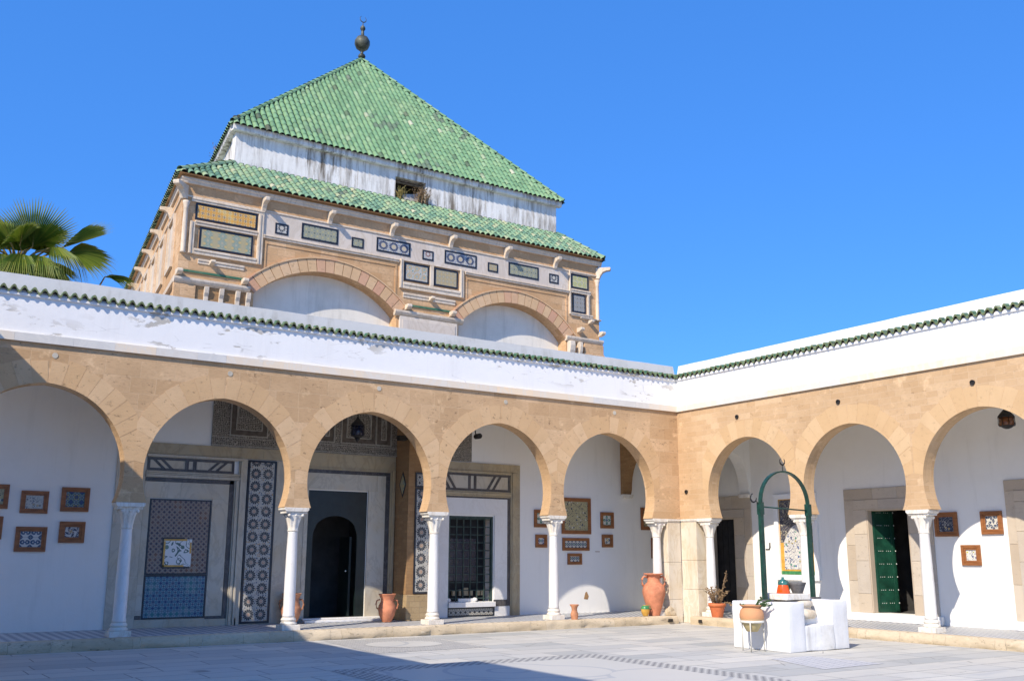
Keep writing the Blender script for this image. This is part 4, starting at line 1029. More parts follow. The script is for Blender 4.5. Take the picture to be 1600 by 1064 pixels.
# ------------------------------------------------------------------ the mausoleum with its green roofs
TY = 4.0
FR, FL_ = (.68, TY), (-11.82, TY)
tw = thing('mausoleum', 'tall square shrine with green pyramid roof, white upper storey and tiled stone front', 'shrine', (-5.5, TY, 0))
X_ = lambda name, mb, mat, **k: mb.build(name, mat, tw, **k)
TT = FRAME((0, TY, 0), (1, 0, 0), (0, 1, 0))
# front wall with two arched recesses: solid between, recess .35 deep
ARC = [(-8.05, 1.93, 7.78, 8.60), (-2.40, 1.83, 7.78, 8.62)]
def segm(c, hw, zs, zt):
    h = zt - zs; Rr = (hw * hw + h * h) / (2 * h); zc = zt - Rr; return Rr, zc
mb = MB(TT)
def topz(u):
    for c, hw, zs, zt in ARC:
        if abs(u - c) < hw:
            Rr, zc = segm(c, hw, zs, zt); return zc + math.sqrt(Rr * Rr - (u - c) ** 2)
    return None
us = [-11.82]
for c, hw, zs, zt in ARC: us += [c - hw + 2 * hw * i / 28 for i in range(29)]
us += [.68]
TOP = 10.42
for a, b in zip(us, us[1:]):
    m = (a + b) / 2
    if topz(m) is None: mb.face([(a, 0, 0), (b, 0, 0), (b, 0, TOP), (a, 0, TOP)])
    else:
        za = topz(a) or ARC[0][2]; zb = topz(b) or ARC[0][2]
        mb.face([(a, 0, za), (b, 0, zb), (b, 0, TOP), (a, 0, TOP)]); mb.face([(a, 0, za), (a, .45, za), (b, .45, zb), (b, 0, zb)], smooth=True)
for c, hw, zs, zt in ARC:
    for s in (-1, 1): mb.face([(c + s * hw, 0, 0), (c + s * hw, .45, 0), (c + s * hw, .45, zs), (c + s * hw, 0, zs)])
BLx, BRx, BY = -10.35, 1.3, 11.6
mb.face([(-11.82, 0, 0), (BLx, BY, 0), (BLx, BY, TOP), (-11.82, 0, TOP)], 0, [(0, 0), (11.7, 0), (11.7, TOP), (0, TOP)])
mb.face([(.68, 0, 0), (.68, 0, TOP), (BRx, BY, TOP), (BRx, BY, 0)]); mb.face([(BLx, BY, 0), (BRx, BY, 0), (BRx, BY, TOP), (BLx, BY, TOP)])
X_('wall', mb, 'tower')
for c, hw, zs, zt in ARC:
    mb = MB(TT); mb.box(c - hw - .2, c + hw + .2, .4, .43, 5.0, 8.75); X_('tympanum', mb, 'tympanum')
# voussoirs
vb = MB(TT); rd = random.Random(9)
for c, hw, zs, zt in ARC:
    Rr, zc = segm(c, hw, zs, zt); am = math.asin(hw / Rr); n = 19
    vb = MB(TT)
    for k in range(n):
        a0, a1 = -am + 2 * am * k / n + .003, -am + 2 * am * (k + 1) / n - .003
        r0, r1 = Rr + .001, Rr + .34
        vb.prism([(c + r * math.sin(a), zc + r * math.cos(a)) for r, a in ((r0, a0), (r0, (a0 + a1) / 2), (r0, a1), (r1, a1), (r1, (a0 + a1) / 2), (r1, a0))], -.028, .03)
    X_('arch_ring', vb, 'tower_vouss')
vb = MB(TT)
for c, hw, zs, zt in ARC:
    Rr, zc = segm(c, hw, zs, zt); am = math.asin(hw / Rr); n = 24
    vb = MB(TT)
    for k in range(n):
        a0, a1 = -am * 1.02 + 2.04 * am * k / n, -am * 1.02 + 2.04 * am * (k + 1) / n
        vb.prism([(c + r * math.sin(a), zc + r * math.cos(a)) for r, a in ((Rr + .342, a0), (Rr + .342, a1), (Rr + .375, a1), (Rr + .375, a0))], -.05, .03)
    X_('arch_moulding', vb, 'tower_vouss')
# frieze band and its pale frames
mb = MB(TT)
u = -9.83; rd = random.Random(2)
while u < -.47:
    n_ = min(-.47, u + rd.uniform(.8, 1.5))
    if -.47 - n_ < .4: n_ = -.47
    mb.box(u + .002, n_ - .002, -.012, .05, 9.30, 9.885); u = n_
X_('frieze_band', mb, 'band_marble')
mb = MB(TT)
def rib(u0, u1, z0, z1, horiz=True, p=.055):
    if horiz:
        mb.box(u0, u1, -p, .03, z0, z1); h = z1 - z0; mb.box(u0, u1, -p - .02, -p - .0005, z0 + h * .55, z1 - h * .12)
    else:
        mb.box(u0, u1, -p, .03, z0, z1); h = u1 - u0; mb.box(u0 + h * .1, u1 - h * .55, -p - .02, -p - .0005, z0, z1)
rib(-9.83, -6.10, 9.21, 9.296); rib(-4.06, -.47, 9.21, 9.296)
mb.box(-11.82, .68, -.035, .03, 9.888, 9.93)
# big left frame
rib(-11.62, -9.84, 9.79, 9.886); rib(-9.98, -9.84, 8.51, 9.788, False); rib(-11.62, -11.50, 8.51, 9.30, False); rib(-11.498, -9.982, 9.22, 9.34, True); rib(-11.498, -9.982, 8.51, 8.65, True)
rib(-6.07, -5.97, 8.52, 9.32, False); rib(-4.22, -4.10, 8.52, 9.32, False); rib(-5.968, -4.222, 8.52, 8.70, True); mb.box(-5.968, -4.222, -.05, .03, 9.28, 9.298); mb.box(-5.16, -5.05, -.05, .03, 8.702, 9.278)
rib(-.46, -.40, 8.58, 9.93, False); rib(-.398, .34, 9.84, 9.90); rib(-.398, .34, 9.25, 9.37); rib(.21, .30, 8.58, 9.248, False); rib(-.398, .40, 8.55, 8.64)
rib(-11.02 - .35, -10.25, 8.30, 8.42, True, .02); rib(-5.95, -4.35, 8.28, 8.42, True, .02); rib(-.05, .72, 8.50, 8.548, True, .06)
X_('stone_frame', mb, 'limestone_white', bevel=.006)
def tpanel(u0, u1, z0, z1, mat, bw=.05, p=.02):
    mb = MB(TT); panel(mb, u0 + bw, u1 - bw, z0 + bw, z1 - bw, -p); o = sub(X_('tile_panel', mb, mat), tw)
    b = MB(TT); frame_bars(b, u0, u1, z0, z1, bw, -p - .006, .0); b.build('border', 'black_frame', o)
for a in ((-11.51, -10.0, 9.37, 9.78, 'z_yellow'), (-11.38, -10.08, 8.68, 9.20, 'z_green'), (-9.54, -9.20, 9.38, 9.66, 'z_small'), (-8.85, -7.86, 9.38, 9.79, 'z_sage'), (-7.48, -7.14, 9.40, 9.67, 'z_sage'),
          (-6.77, -5.77, 9.42, 9.80, 'z_medal'), (-5.40, -5.06, 9.42, 9.69, 'z_red'), (-4.71, -3.68, 9.43, 9.81, 'z_medal'), (-3.31, -2.97, 9.43, 9.69, 'z_sand'), (-2.61, -1.56, 9.43, 9.82, 'z_sage'),
          (-1.18, -.84, 9.43, 9.71, 'z_small'), (-.37, .27, 9.40, 9.83, 'z_lemon'), (-.33, .16, 8.66, 9.23, 'z_grey'), (-5.93, -5.19, 8.75, 9.25, 'z_flower'), (-5.02, -4.28, 8.75, 9.25, 'z_sand')): tpanel(*a, bw=.045 if a[1] - a[0] > .4 else .04)
# rectangular sunk lines around the arches
for a, b in ((-9.78, -6.15), (-4.02, -.52)):
    mb = MB(TT)
    mb.box(a, b, -.018, .02, 9.08, 9.20); mb.box(a, a + .05, -.018, .02, 8.3, 9.079); mb.box(b - .05, b, -.018, .02, 8.3, 9.079)
    X_('spandrel_border', mb, 'tower')
# string courses at the springing, green tile strips, stones sticking out
for a, b in ((-11.90, -10.10), (-6.20, -4.12), (-.60, .76)):
    mb = MB(TT)
    mb.profile([(-.09, 7.80), (-.115, 7.85), (-.115, 7.90), (-.02, 7.93), (0.02, 7.93), (.02, 7.76), (-.04, 7.76)], a, b)
    X_('string_course', mb, 'limestone_white')
for a, b in ((-11.70, -10.22), (-5.72, -4.5)):
    mb = MB(TT); mb.box(a, b, -.03, .02, 8.06, 8.11); X_('green_strip', mb, 'cornice_tile')
mb = MB(TT); mb.box(-6.05, -4.30, -.07, .02, 5.5, 7.755); mb.box(-5.98, -4.37, -.085, -.071, 5.5, 7.68); X_('pilaster', mb, 'band_marble', bevel=.02)
mb = MB(TT); mb.box(-11.9, -11.38, -.06, .02, 5.5, 7.755); X_('corner_block', mb, 'tower', bevel=.015)
mb = MB(TT); mb.box(.05, .78, -.08, .02, 5.5, 7.755); mb.box(.0, .8, -.10, .02, 7.40, 7.46); X_('corner_block', mb, 'tower', bevel=.015)
mb = MB(TT)
for u in (-11.36, -11.12): pass
mb.box(-11.36, -10.2, -.02, .0 - .001, 5.5, 7.755)
X_('niche_back', mb, 'duskystone')
for u in (-11.13, -10.77, -10.38, -10.12):
    mb = MB(TT); mb.profile([(-.05, 5.5), (-.05, 7.52), (-.09, 7.60), (-.10, 7.68), (-.105, 7.755), (0, 7.755), (0, 5.5)], u - .055, u + .055); X_('niche_post', mb, 'limestone_white', bevel=.01)
for u in (-.44, -.12):
    mb = MB(TT); mb.profile([(-.05, 7.25), (-.10, 7.30), (-.16, 7.48), (-.18, 7.62), (-.16, 7.755), (0, 7.755), (0, 7.25)], u - .10 if u < -.3 else u - .06, u + .10 if u < -.3 else u + .06); X_('console', mb, 'limestone_white', bevel=.02)
def stub(u, z, w=.10, p=.24, h=.16):
    mb = MB(TT); mb.profile([(0.02, z + h), (-p + .02, z + h), (-p, z + h - .03), (-p, z + h * .45), (-p * .55, z + .02), (0.02, z)], u - w, u + w); X_('stone_stub', mb, 'limestone_white', bevel=.012)
for u, z in ((-11.80, 7.935), (-10.24, 7.935), (-5.83, 7.935), (-4.47, 7.935), (-.1, 8.05), (.70, 8.02)): stub(u, z, .066, .22, .145)
for u, z in ((-11.05, 8.29), (-5.12, 8.28), (.30, 8.36)): stub(u, z, .055, .2, .115)
# under the eaves: cornice ribs and brackets
mb = MB(TT); mb.profile([(.02, 10.22), (-.05, 10.22), (-.06, 10.25), (-.06, 10.28), (-.085, 10.31), (-.085, 10.355), (.02, 10.355)], -11.90, .76)
T2 = FRAME((-11.82, TY, 0), (BLx + 11.82, BY, 0), (-1, 0, 0))
X_('eaves_cornice', mb, 'limestone_white')
LV = Vector((BLx + 11.82, BY, 0)); LL = LV.length; LV.normalize()
TL = FRAME((-11.82, TY, 0), LV, Vector((LV.y, -LV.x, 0)))      # d positive into the building
mb = MB(TL); mb.profile([(.02, 10.22), (-.05, 10.22), (-.06, 10.25), (-.06, 10.28), (-.085, 10.31), (-.085, 10.355), (.02, 10.355)], .0, LL); X_('eaves_cornice', mb, 'limestone_white')
def bracket(T, u, w=.058, p=.30):
    mb = MB(T)
    prof = [(0.02, 9.90), (-.06, 9.90), (-.08, 9.98), (-.12, 10.05), (-.19, 10.10), (-p, 10.12), (-p - .01, 10.20), (-.13, 10.205), (-.13, 10.10), (.02, 10.10)]
    mb.profile([(0.02, 9.88), (-.05, 9.88), (-.075, 9.96), (-.12, 10.04), (-.20, 10.085), (-p, 10.095), (-p - .012, 10.17), (-p, 10.19), (-.02, 10.19), (.02, 10.19)], u - w, u + w)
    X_('eaves_bracket', mb, 'limestone_white', bevel=.012)
for u in (-9.86, -8.11, -6.34, -4.53, -2.71, -.97): bracket(TT, u)
for u in (1.9, 3.9, 5.9, 7.9, 9.9): bracket(TL, u)
# slanting corner brackets
for c, dx in (((-11.80, TY), -1), ((.66, TY), 1)):
    T3 = FRAME((c[0], c[1], 0), (.7071, .7071 * dx * -1 * -1 if False else (.7071 if dx > 0 else -.7071), 0), (-dx * .7071, .7071, 0))
    mb = MB(T3); mb.profile([(0.06, 9.82), (-.05, 9.82), (-.09, 9.92), (-.16, 10.02), (-.26, 10.06), (-.38, 10.07), (-.40, 10.14), (-.38, 10.17), (.06, 10.17)], -.08, .08); X_('corner_bracket', mb, 'limestone_white', bevel=.012)
# corner colonnettes
for u in (-11.74, .60):
    mb = MB(TT); mb.lathe([(.062, 8.50), (.07, 8.52), (.06, 8.56), (.058, 9.1), (.053, 9.58), (.063, 9.60), (.056, 9.63), (.082, 9.72), (.086, 9.77)], (u, -.03), 18); X_('colonnette', mb, 'limestone_white')
# left flank: niches and ribs seen at a slant
mb = MB(TL)
for k in range(6):
    u = 1.1 + k * 1.8
    mb.box(u, u + .9, -.02, .01, 8.6, 9.6); mb.box(u - .08, u - .001, -.06, .01, 8.5, 9.7); mb.box(u + .901, u + .98, -.06, .01, 8.5, 9.7); mb.box(u - .08, u + .98, -.06, .01, 9.701, 9.78); mb.box(u - .08, u + .98, -.06, .01, 8.42, 8.499)
mb.box(0.02, LL, -.08, .01, 7.8, 7.92); mb.box(.02, LL, -.03, .01, 9.888, 9.93)
X_('flank_frame', mb, 'limestone_white')
# roofs -------------------------------------------------------
def tiled_slope(mb, P0, P1, Q0, Q1, pitch=.17, row=.24, r=.074, over=.08, seed=1, hipgap=.0):
    """half-round tiles on the plane with eave P0-P1 and upper edge Q0-Q1 (may meet in a point)"""
    P0, P1, Q0, Q1 = map(Vector, (P0, P1, Q0, Q1)); rd = random.Random(seed)
    ex = (P1 - P0); L = ex.length; ex.normalize()
    mid = (Q0 + Q1) / 2 - P0; ey = (mid - ex * mid.dot(ex)); H = ey.length; ey.normalize(); nz = ex.cross(ey)
    if nz.z < 0: nz = -nz
    a, b = (Q0 - P0).dot(ex), (Q1 - P0).dot(ex)
    lim = lambda u: min(H, H * u / a if a > 1e-4 else H, H * (L - u) / (L - b) if L - b > 1e-4 else H)
    n = int(L / pitch); seg = 6
    for k in range(n):
        u = (k + .5) * L / n; top = lim(u)
        if top < .05: continue
        v = -over; i = 0
        ins = [[P0 + ex * (u + r * .82 * math.cos(PI * s / seg)) + ey * vv + nz * (r * .78 * math.sin(PI * s / seg) + .010) for s in range(seg + 1)] for vv in (v + .005, v + row * 1.3)]
        bb = len(mb.v); mb.v += ins[0] + ins[1]
        for s in range(seg): mb.idx([bb + s, bb + s + 1, bb + seg + 2 + s, bb + seg + 1 + s], 2, None, True)
        mb.face(ins[1], 2)
        while v < top - .02:
            v1 = min(top, v + row)
            ju, jn = rd.uniform(-.006, .006), rd.uniform(-.004, .006)
            r0, r1 = r * 1.03, r * .95
            low, high = [], []
            for s in range(seg + 1):
                t = PI * s / seg
                low.append(P0 + ex * (u + ju + r0 * math.cos(t)) + ey * v + nz * (r0 * math.sin(t) * .95 + .010 + jn))
                high.append(P0 + ex * (u + r1 * math.cos(t)) + ey * min(top, v1 + .03) + nz * (r1 * math.sin(t) * .9 + .004))
            bb = len(mb.v); mb.v += low + high
            for s in range(seg): mb.idx([bb + s, bb + s + 1, bb + seg + 2 + s, bb + seg + 1 + s], 0, None, True)
            if i == 0:   # dark end ring paints the hollow's shade under the first tile
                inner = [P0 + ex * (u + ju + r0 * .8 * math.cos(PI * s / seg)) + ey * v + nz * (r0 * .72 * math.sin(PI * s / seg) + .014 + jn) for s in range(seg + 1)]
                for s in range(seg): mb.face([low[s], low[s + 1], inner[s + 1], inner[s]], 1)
            v = v1; i += 1
    # channel sheet underneath
    mb.face([P0 + ey * .06 - nz * .012, P1 + ey * .06 - nz * .012, Q1 - nz * .012, Q0 - nz * .012] if (Q1 - Q0).length > .01 else [P0 + ey * .06 - nz * .012, P1 + ey * .06 - nz * .012, Q0 - nz * .012], 2)
def hip(mb, A, B, r=.085, row=.3, seed=2, mi=0):
    A, B = Vector(A), Vector(B); t = (B - A); L = t.length; t.normalize(); side = t.cross(Vector((0, 0, 1))).normalized(); up = side.cross(t)
    if up.z < 0: up = -up
    v = 0
    while v < L - .03:
        v1 = min(L, v + row); lo = []; hi_ = []
        for s in range(7):
            a = PI * s / 6
            lo.append(A + t * v + side * r * 1.08 * math.cos(a) + up * (r * 1.08 * math.sin(a) + .03)); hi_.append(A + t * min(L, v1 + .03) + side * r * .9 * math.cos(a) + up * (r * .9 * math.sin(a) + .018))
        bb = len(mb.v); mb.v += lo + hi_
        for s in range(6): mb.idx([bb + s, bb + s + 1, bb + 8 + s, bb + 7 + s], mi, None, True)
        v = v1
ro = .15
e0, e1 = (-11.82 - ro, TY - ro, 10.44), (.68 + ro - .06, TY - ro, 10.44)
e2, e3 = (1.3 + ro, TY + BY + ro, 10.44), (BLx - ro, TY + BY + ro, 10.44)
UY = 5.1
w0, w1, w2, w3 = (-10.33, UY), (-.10, UY), (.4, 12.9), (-9.27, 12.9)
h_ = 11.42
mb = MB()
tiled_slope(mb, e0, e1, (w0[0], w0[1], h_), (w1[0], w1[1], h_), seed=1, row=.20)
tiled_slope(mb, e3, e0, (w3[0], w3[1], h_), (w0[0], w0[1], h_), seed=2, row=.20)
tiled_slope(mb, e1, e2, (w1[0], w1[1], h_), (w2[0], w2[1], h_), seed=3, row=.20)
tiled_slope(mb, e2, e3, (w2[0], w2[1], h_), (w3[0], w3[1], h_), seed=4, row=.20)
for a, b in ((e0, w0), (e1, w1), (e2, w2), (e3, w3)): hip(mb, a, (b[0], b[1], h_))
X_('lower_roof', mb, ['roof_low', 'under_tile_shade', 'under_tile_shade'])
# soffit board under the eaves
mb = MB(); mb.v = []
I = [(-11.80, TY + .01), (.66, TY + .01), (BRx, TY + BY), (BLx, TY + BY)]
E_ = [e0, e1, e2, e3]
for k in range(4):
    a, b = E_[k], E_[(k + 1) % 4]; c, d = I[(k + 1) % 4], I[k]
    mb.face([(a[0] * .985 + d[0] * .015, a[1] * .985 + d[1] * .015, 10.428), (b[0] * .985 + c[0] * .015, b[1] * .985 + c[1] * .015, 10.428), (c[0], c[1], 10.425), (d[0], d[1], 10.425)])
X_('eaves_soffit', mb, 'tower')
# white upper storey with a window
mb = MB(); TU = FRAME((0, UY, 0), (1, 0, 0), (0, 1, 0)); mb.T = TU
WN = (-5.72, -4.75, 11.44, 12.10)
wall_holes(mb, w0[0], w1[0], 11.1, 12.46, 0, .28, [WN])
D_ = 12.9 - UY
mb.face([(w0[0], 0, 11.0), (w3[0], D_, 11.0), (w3[0], D_, 12.46), (w0[0], 0, 12.46)]); mb.face([(w1[0], 0, 11.0), (w1[0], 0, 12.46), (w2[0], D_, 12.46), (w2[0], D_, 11.0)]); mb.face([(w3[0], D_, 11.0), (w2[0], D_, 11.0), (w2[0], D_, 12.46), (w3[0], D_, 12.46)])
X_('upper_wall', mb, 'drum')
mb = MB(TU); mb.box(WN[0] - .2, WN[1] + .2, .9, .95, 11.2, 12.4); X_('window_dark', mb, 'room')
wf = MB(TU); frame_bars(wf, WN[0] + .02, WN[1] - .02, WN[2], WN[3] - .08, .05, .12, .18); wf.box(WN[0] + .05, WN[0] + .45, .15, .17, WN[2] + .3, WN[2] + .34); X_('window_frame', wf, 'palm_trunk')
mb = MB(TU); mb.face([(WN[0] + .34, .2, WN[2]), (WN[1] - .05, .2, WN[2]), (WN[1] - .05, .2, WN[2] + .45), (WN[0] + .75, .2, WN[2] + .34), (WN[0] + .36, .2, WN[2] + .26)]); mb.box(WN[0] + .34, WN[1] - .05, .201, .3, WN[2], WN[2] + .25); X_('window_shutter', mb, 'coping')
mb = MB(TU); mb.profile([(.02, 12.30), (-.13, 12.30), (-.15, 12.33), (-.15, 12.46), (.02, 12.46)], w0[0] - .12, w1[0] + .12); X_('upper_cornice', mb, 'drum')
LV2 = Vector((w3[0] - w0[0], D_, 0)); L2 = LV2.length; LV2.normalize(); TL2 = FRAME((w0[0], UY, 0), LV2, (LV2.y, -LV2.x, 0))
mb = MB(TL2); mb.profile([(.02, 12.30), (-.13, 12.30), (-.15, 12.33), (-.15, 12.46), (.02, 12.46)], -.0, L2 + .12); X_('upper_cornice', mb, 'drum')
apex = (-5.17, 9.0, 17.58)
q0, q1, q2, q3 = (w0[0] - .15, UY - .16, 12.475), (w1[0] + .15, UY - .16, 12.475), (w2[0] + .15, 12.9 + .15, 12.475), (w3[0] - .15, 12.9 + .15, 12.475)
mb = MB()
for i, (a, b) in enumerate(((q0, q1), (q3, q0), (q1, q2), (q2, q3))): tiled_slope(mb, a, b, apex, apex, seed=10 + i, row=.26)
for i, a in enumerate((q0, q1, q2, q3)): hip(mb, a, apex, r=.075)
pr = sub(X_('pyramid_roof', mb, ['roof', 'under_tile_shade', 'under_tile_shade']), tw)
mb = MB(); z = 17.62
mb.lathe([(.02, z), (.10, z + .03), (.125, z + .09), (.10, z + .15), (.05, z + .18), (.045, z + .25), (.10, z + .31), (.20, z + .39), (.255, z + .53), (.25, z + .64), (.18, z + .77), (.06, z + .83), (.045, z + 1.0), (.05, z + 1.02), (.09, z + 1.09), (.07, z + 1.17), (.02, z + 1.22), (.012, z + 1.34)], (apex[0], apex[1]), 24)
cr = [(apex[0] + .11 * math.sin(a), apex[1], z + 1.45 - .11 * math.cos(a)) for a in [R(-150 + 300 * i / 16) for i in range(17)]]
mb.tube(cr, [.004 + .014 * math.sin(PI * i / 16) for i in range(17)], 6)
mb.build('finial', 'bronze', pr)

# dry weeds growing on the shrine
def weeds(name, label, c, n, h, spread, mat, seed, group=None):
    rd = random.Random(seed); mb = MB()
    for i in range(n):
        a = rd.uniform(0, 2 * PI); k = rd.uniform(0, spread); p = Vector((c[0] + k * math.cos(a), c[1] + k * .4 * math.sin(a), c[2]))
        d = Vector((rd.uniform(-.35, .35), rd.uniform(-.35, .2), 1)).normalized(); hh = h * rd.uniform(.5, 1)
        m = p + d * hh * .6; e_ = p + d * hh + Vector((rd.uniform(-.1, .1), rd.uniform(-.1, .1), -.03))
        mb.tube([p, m, e_], [.007, .005, .002], 4)
        for q in range(4):
            s_ = p.lerp(e_, rd.uniform(.4, 1)); w_ = Vector((rd.uniform(-.05, .05), rd.uniform(-.05, .05), rd.uniform(-.01, .05)))
            mb.face([s_, s_ + w_ + Vector((.012, 0, 0)), s_ + w_ * 1.9, s_ + w_ - Vector((.012, 0, 0))])
    o = mb.build(name, mat, None, base=c); tag(o, label, 'weed', group)
weeds('weed', 'yellow dry weed at the left side of the window under the pyramid roof', (-5.58, UY - .06, 11.42), 26, .42, .10, 'dry_grass', 3)
weeds('weed', 'brown dry bush filling the right side of the window under the pyramid roof', (-4.90, UY - .08, 11.42), 60, .52, .22, 'dry_leaf', 5)
weeds('weed', 'thin grey weed against the sky on the far left eave of the white storey', (-10.05, 7.9, 12.5), 14, .6, .10, 'dry_leaf', 8)

# ------------------------------------------------------------------ west wing (left, outside the picture): throws the shadow across the court
ww = thing('west_wing', 'plain stone wing with white parapet along the left side of the court', 'building', (-17.6, -6, 0))
TW = FRAME((-16.96, 0, 0), (0, -1, 0), (-1, 0, 0))
mb = MB(TW); mb.box(-.5, 9.2, .0, 1.6, 0, 5.2); mb.build('wall', 'stoneA', ww)
mb = MB(TW); mb.box(-.5, 9.2, .0, 1.6, 5.202, 6.44); mb.build('parapet', 'white', ww)
mb = MB(TW); mb.box(9.54, 12.7, .80, 3.0, 0, 7.94); mb.build('stair_tower', 'white', ww)

# ------------------------------------------------------------------ well
wl = thing('well', 'whitewashed stepped well with a green iron arch standing in the court', 'well', (-3.1, -6.2, 0))
def lumpy(boxes, name, mat, sub_=.09, amp=.008, base=wl, bev=.018):
    bm = bmesh.new()
    for (x0, x1, y0, y1, z0, z1) in boxes:
        r_ = bmesh.ops.create_cube(bm, size=1, matrix=Matrix.Translation(((x0 + x1) / 2, (y0 + y1) / 2, (z0 + z1) / 2)) @ Matrix.Diagonal((x1 - x0, y1 - y0, z1 - z0, 1)))
    bmesh.ops.bevel(bm, geom=list(bm.edges), offset=bev, segments=3, affect='EDGES', profile=.5)
    for _ in range(3):
        long = [e for e in bm.edges if e.calc_length() > sub_ * 1.6]
        if not long: break
        bmesh.ops.subdivide_edges(bm, edges=long, cuts=1, use_grid_fill=True)
    for v in bm.verts:
        p = v.co * 2.6; k = mnoise.noise(p) * amp + mnoise.noise(v.co * 9) * amp * .4
        n = Vector((mnoise.noise(p + Vector((5, 0, 0))), mnoise.noise(p + Vector((0, 9, 0))), mnoise.noise(p + Vector((0, 0, 3)))))
        v.co += n * amp * 1.6
        v.co.z = max(v.co.z, .001)
    org = BASES[base.name]
    for v in bm.verts: v.co -= org
    bmesh.ops.triangulate(bm, faces=[f for f in bm.faces if len(f.verts) > 4])
    me = bpy.data.meshes.new(name); bm.to_mesh(me); bm.free(); me.materials.append(M[mat]); me.uv_layers.new(name='UVMap')
    for p in me.polygons: p.use_smooth = True
    o = bpy.data.objects.new(name, me); COL.objects.link(o); o.parent = base
    return o
lumpy([(-3.93, -3.51, -6.8, -5.5, 0, .82)], 'side_wall', 'well'); lumpy([(-2.76, -2.34, -6.78, -5.5, 0, .84)], 'side_wall', 'well')
lumpy([(-3.53, -2.74, -6.79, -6.48, 0, .43), (-3.53, -2.74, -6.50, -5.6, 0, .54)], 'step', 'well_step', amp=.013)
mb = MB(); mb.lathe([(.44, .53), (.46, .56), (.46, .62), (.43, .66), (.385, .675), (.375, .70), (.375, .725), (.40, .735), (.41, .76), (.41, .80), (.38, .835)], (-3.15, -6.15), 36); mb.build('well_head', 'marble_pier', wl)
mb = MB(); mb.box(-3.62, -3.0, -6.52, -5.85, .85, .955); mb.build('rim_slab', 'marble_cap', wl, bevel=.012)
mb = MB(); mb.box(-3.86, -3.64, -6.24, -6.06, .825, .855); mb.box(-2.58, -2.38, -6.24, -6.06, .845, .875); mb.build('foot_plate', 'grey_stone', wl)
ay = -6.15; xl, xr, zb, zt = -3.77, -2.49, 2.50, 3.14
ir = MB()
c = (xl + xr) / 2; hw = (xr - xl) / 2
path = [(xl, ay, zb - .05)] + [(c - hw * math.cos(PI * i / 20), ay, zb + (zt - zb) * math.sin(PI * i / 20) ** .92) for i in range(1, 20)] + [(xr, ay, zb - .05)]
ir.bar(path, .028, .075, (0, 1, 0)); ia = sub(ir.build('iron_arch', 'iron_green', wl), wl)
for x in (xl, xr):
    p = MB(); p.box(x - .040, x + .040, ay - .03, ay + .03, .85, zb + .05)
    p.box(x - .050, x + .050, ay - .042, ay + .042, zb - .16, zb + .06); p.box(x - .062, x + .062, ay - .02, ay + .02, zb - .08, zb - .05)
    for z in (1.2, 1.55, 1.9, 2.2): p.ball((x - .0, ay - .036, z), .012, n=6)
    p.build('iron_post', 'iron_green', ia, bevel=.006)
p = MB(); p.tube([(xl, ay, zb - .02), (xr, ay, zb - .06)], .014, 8); p.build('iron_bar', 'iron_green', ia)
hk = MB(); hk.tube([(c + .02, ay, zb - .04), (c + .02, ay, zb - .1), (c + .05, ay, zb - .15), (c + .07, ay, zb - .2), (c + .04, ay, zb - .23), (c, ay, zb - .2), (c + .01, ay, zb - .14)], .010, 6)
hk.tube([(xl + .05, ay - .04, 1.72), (xl + .12, ay - .05, 1.72), (xl + .14, ay - .05, 1.76), (xl + .14, ay - .05, 1.84)], .014, 6); hk.build('hook', 'iron_dark', ia)
def crescent(cx, cz, r, rot, stem):
    m = MB(); pts = [(cx + r * math.sin(a + rot), ay, cz - r * math.cos(a + rot)) for a in [R(-135 + 270 * i / 14) for i in range(15)]]
    m.tube(pts, [.006 + .010 * math.sin(PI * i / 14) for i in range(15)], 6); m.tube(stem, .008, 6); m.build('crescent', 'iron_dark', ia)
crescent(c, zt + .19, .065, 0, [(c, ay, zt), (c, ay, zt + .125)]); crescent(xl - .17, zb + .13, .075, R(-40), [(xl - .03, ay, zb), (xl - .10, ay, zb + .08)])

# ------------------------------------------------------------------ pots
def pot(name, label, cat, c, prof, mat, n=28, part='body', group=None, fn=None, k_=1.):
    prof = [(a * k_, b) for a, b in prof]
    r = thing(name, label, cat, c, group); mb = MB(FRAME(c, (1, 0, 0), (0, 1, 0))); mb.lathe(prof, (0, 0), n, fn=fn, cap=False)
    mb.face([(prof[0][0] * math.cos(2 * PI * k / n), prof[0][0] * math.sin(2 * PI * k / n), prof[0][1]) for k in range(n)])
    o = mb.build(part, mat, r); return r
def handles(r, c, mat, pts, rad, dirs, k_=1.):
    pts = [(a * k_, b) for a, b in pts]
    for dx, dy in dirs:
        mb = MB(FRAME(c, (1, 0, 0), (0, 1, 0))); mb.tube([(p[0] * dx, p[0] * dy, p[1]) for p in pts], rad, 8); mb.build('handle', mat, r)
cam_side = (.83, -.55)
c = (-.86, .10, .187)
jar = pot('water_jar', 'tall terracotta jar with two handles and frilled rim by the corner column', 'jar', c, [(.155, 0), (.16, .02), (.19, .12), (.26, .32), (.315, .50), (.325, .58), (.30, .68), (.24, .745), (.20, .77), (.175, .80), (.17, .90), (.19, .955), (.265, .975), (.27, .99), (.26, 1.0), (.17, .97), (.15, .90), (.15, .70)], 'terracotta', 32, k_=.87,
          fn=lambda t, r, z: r + (.014 * math.cos(12 * t) if z > .95 and r > .18 else 0))
handles(jar, c, 'terracotta', [(.17, .90), (.27, .93), (.325, .86), (.325, .76), (.28, .68)], .025, (cam_side, (-cam_side[0], -cam_side[1])), .87)
c = (-1.20, .04, .187)
jug = pot('glazed_jug', 'little yellow glazed jug with dark green shoulder beside the tall jar', 'jug', c, [(.06, 0), (.065, .01), (.095, .08), (.108, .15), (.10, .195), (.07, .23), (.055, .24), (.06, .255), (.05, .24)], 'glaze_yellow' if 'glaze_yellow' in M else 'tile_yellow', 20)
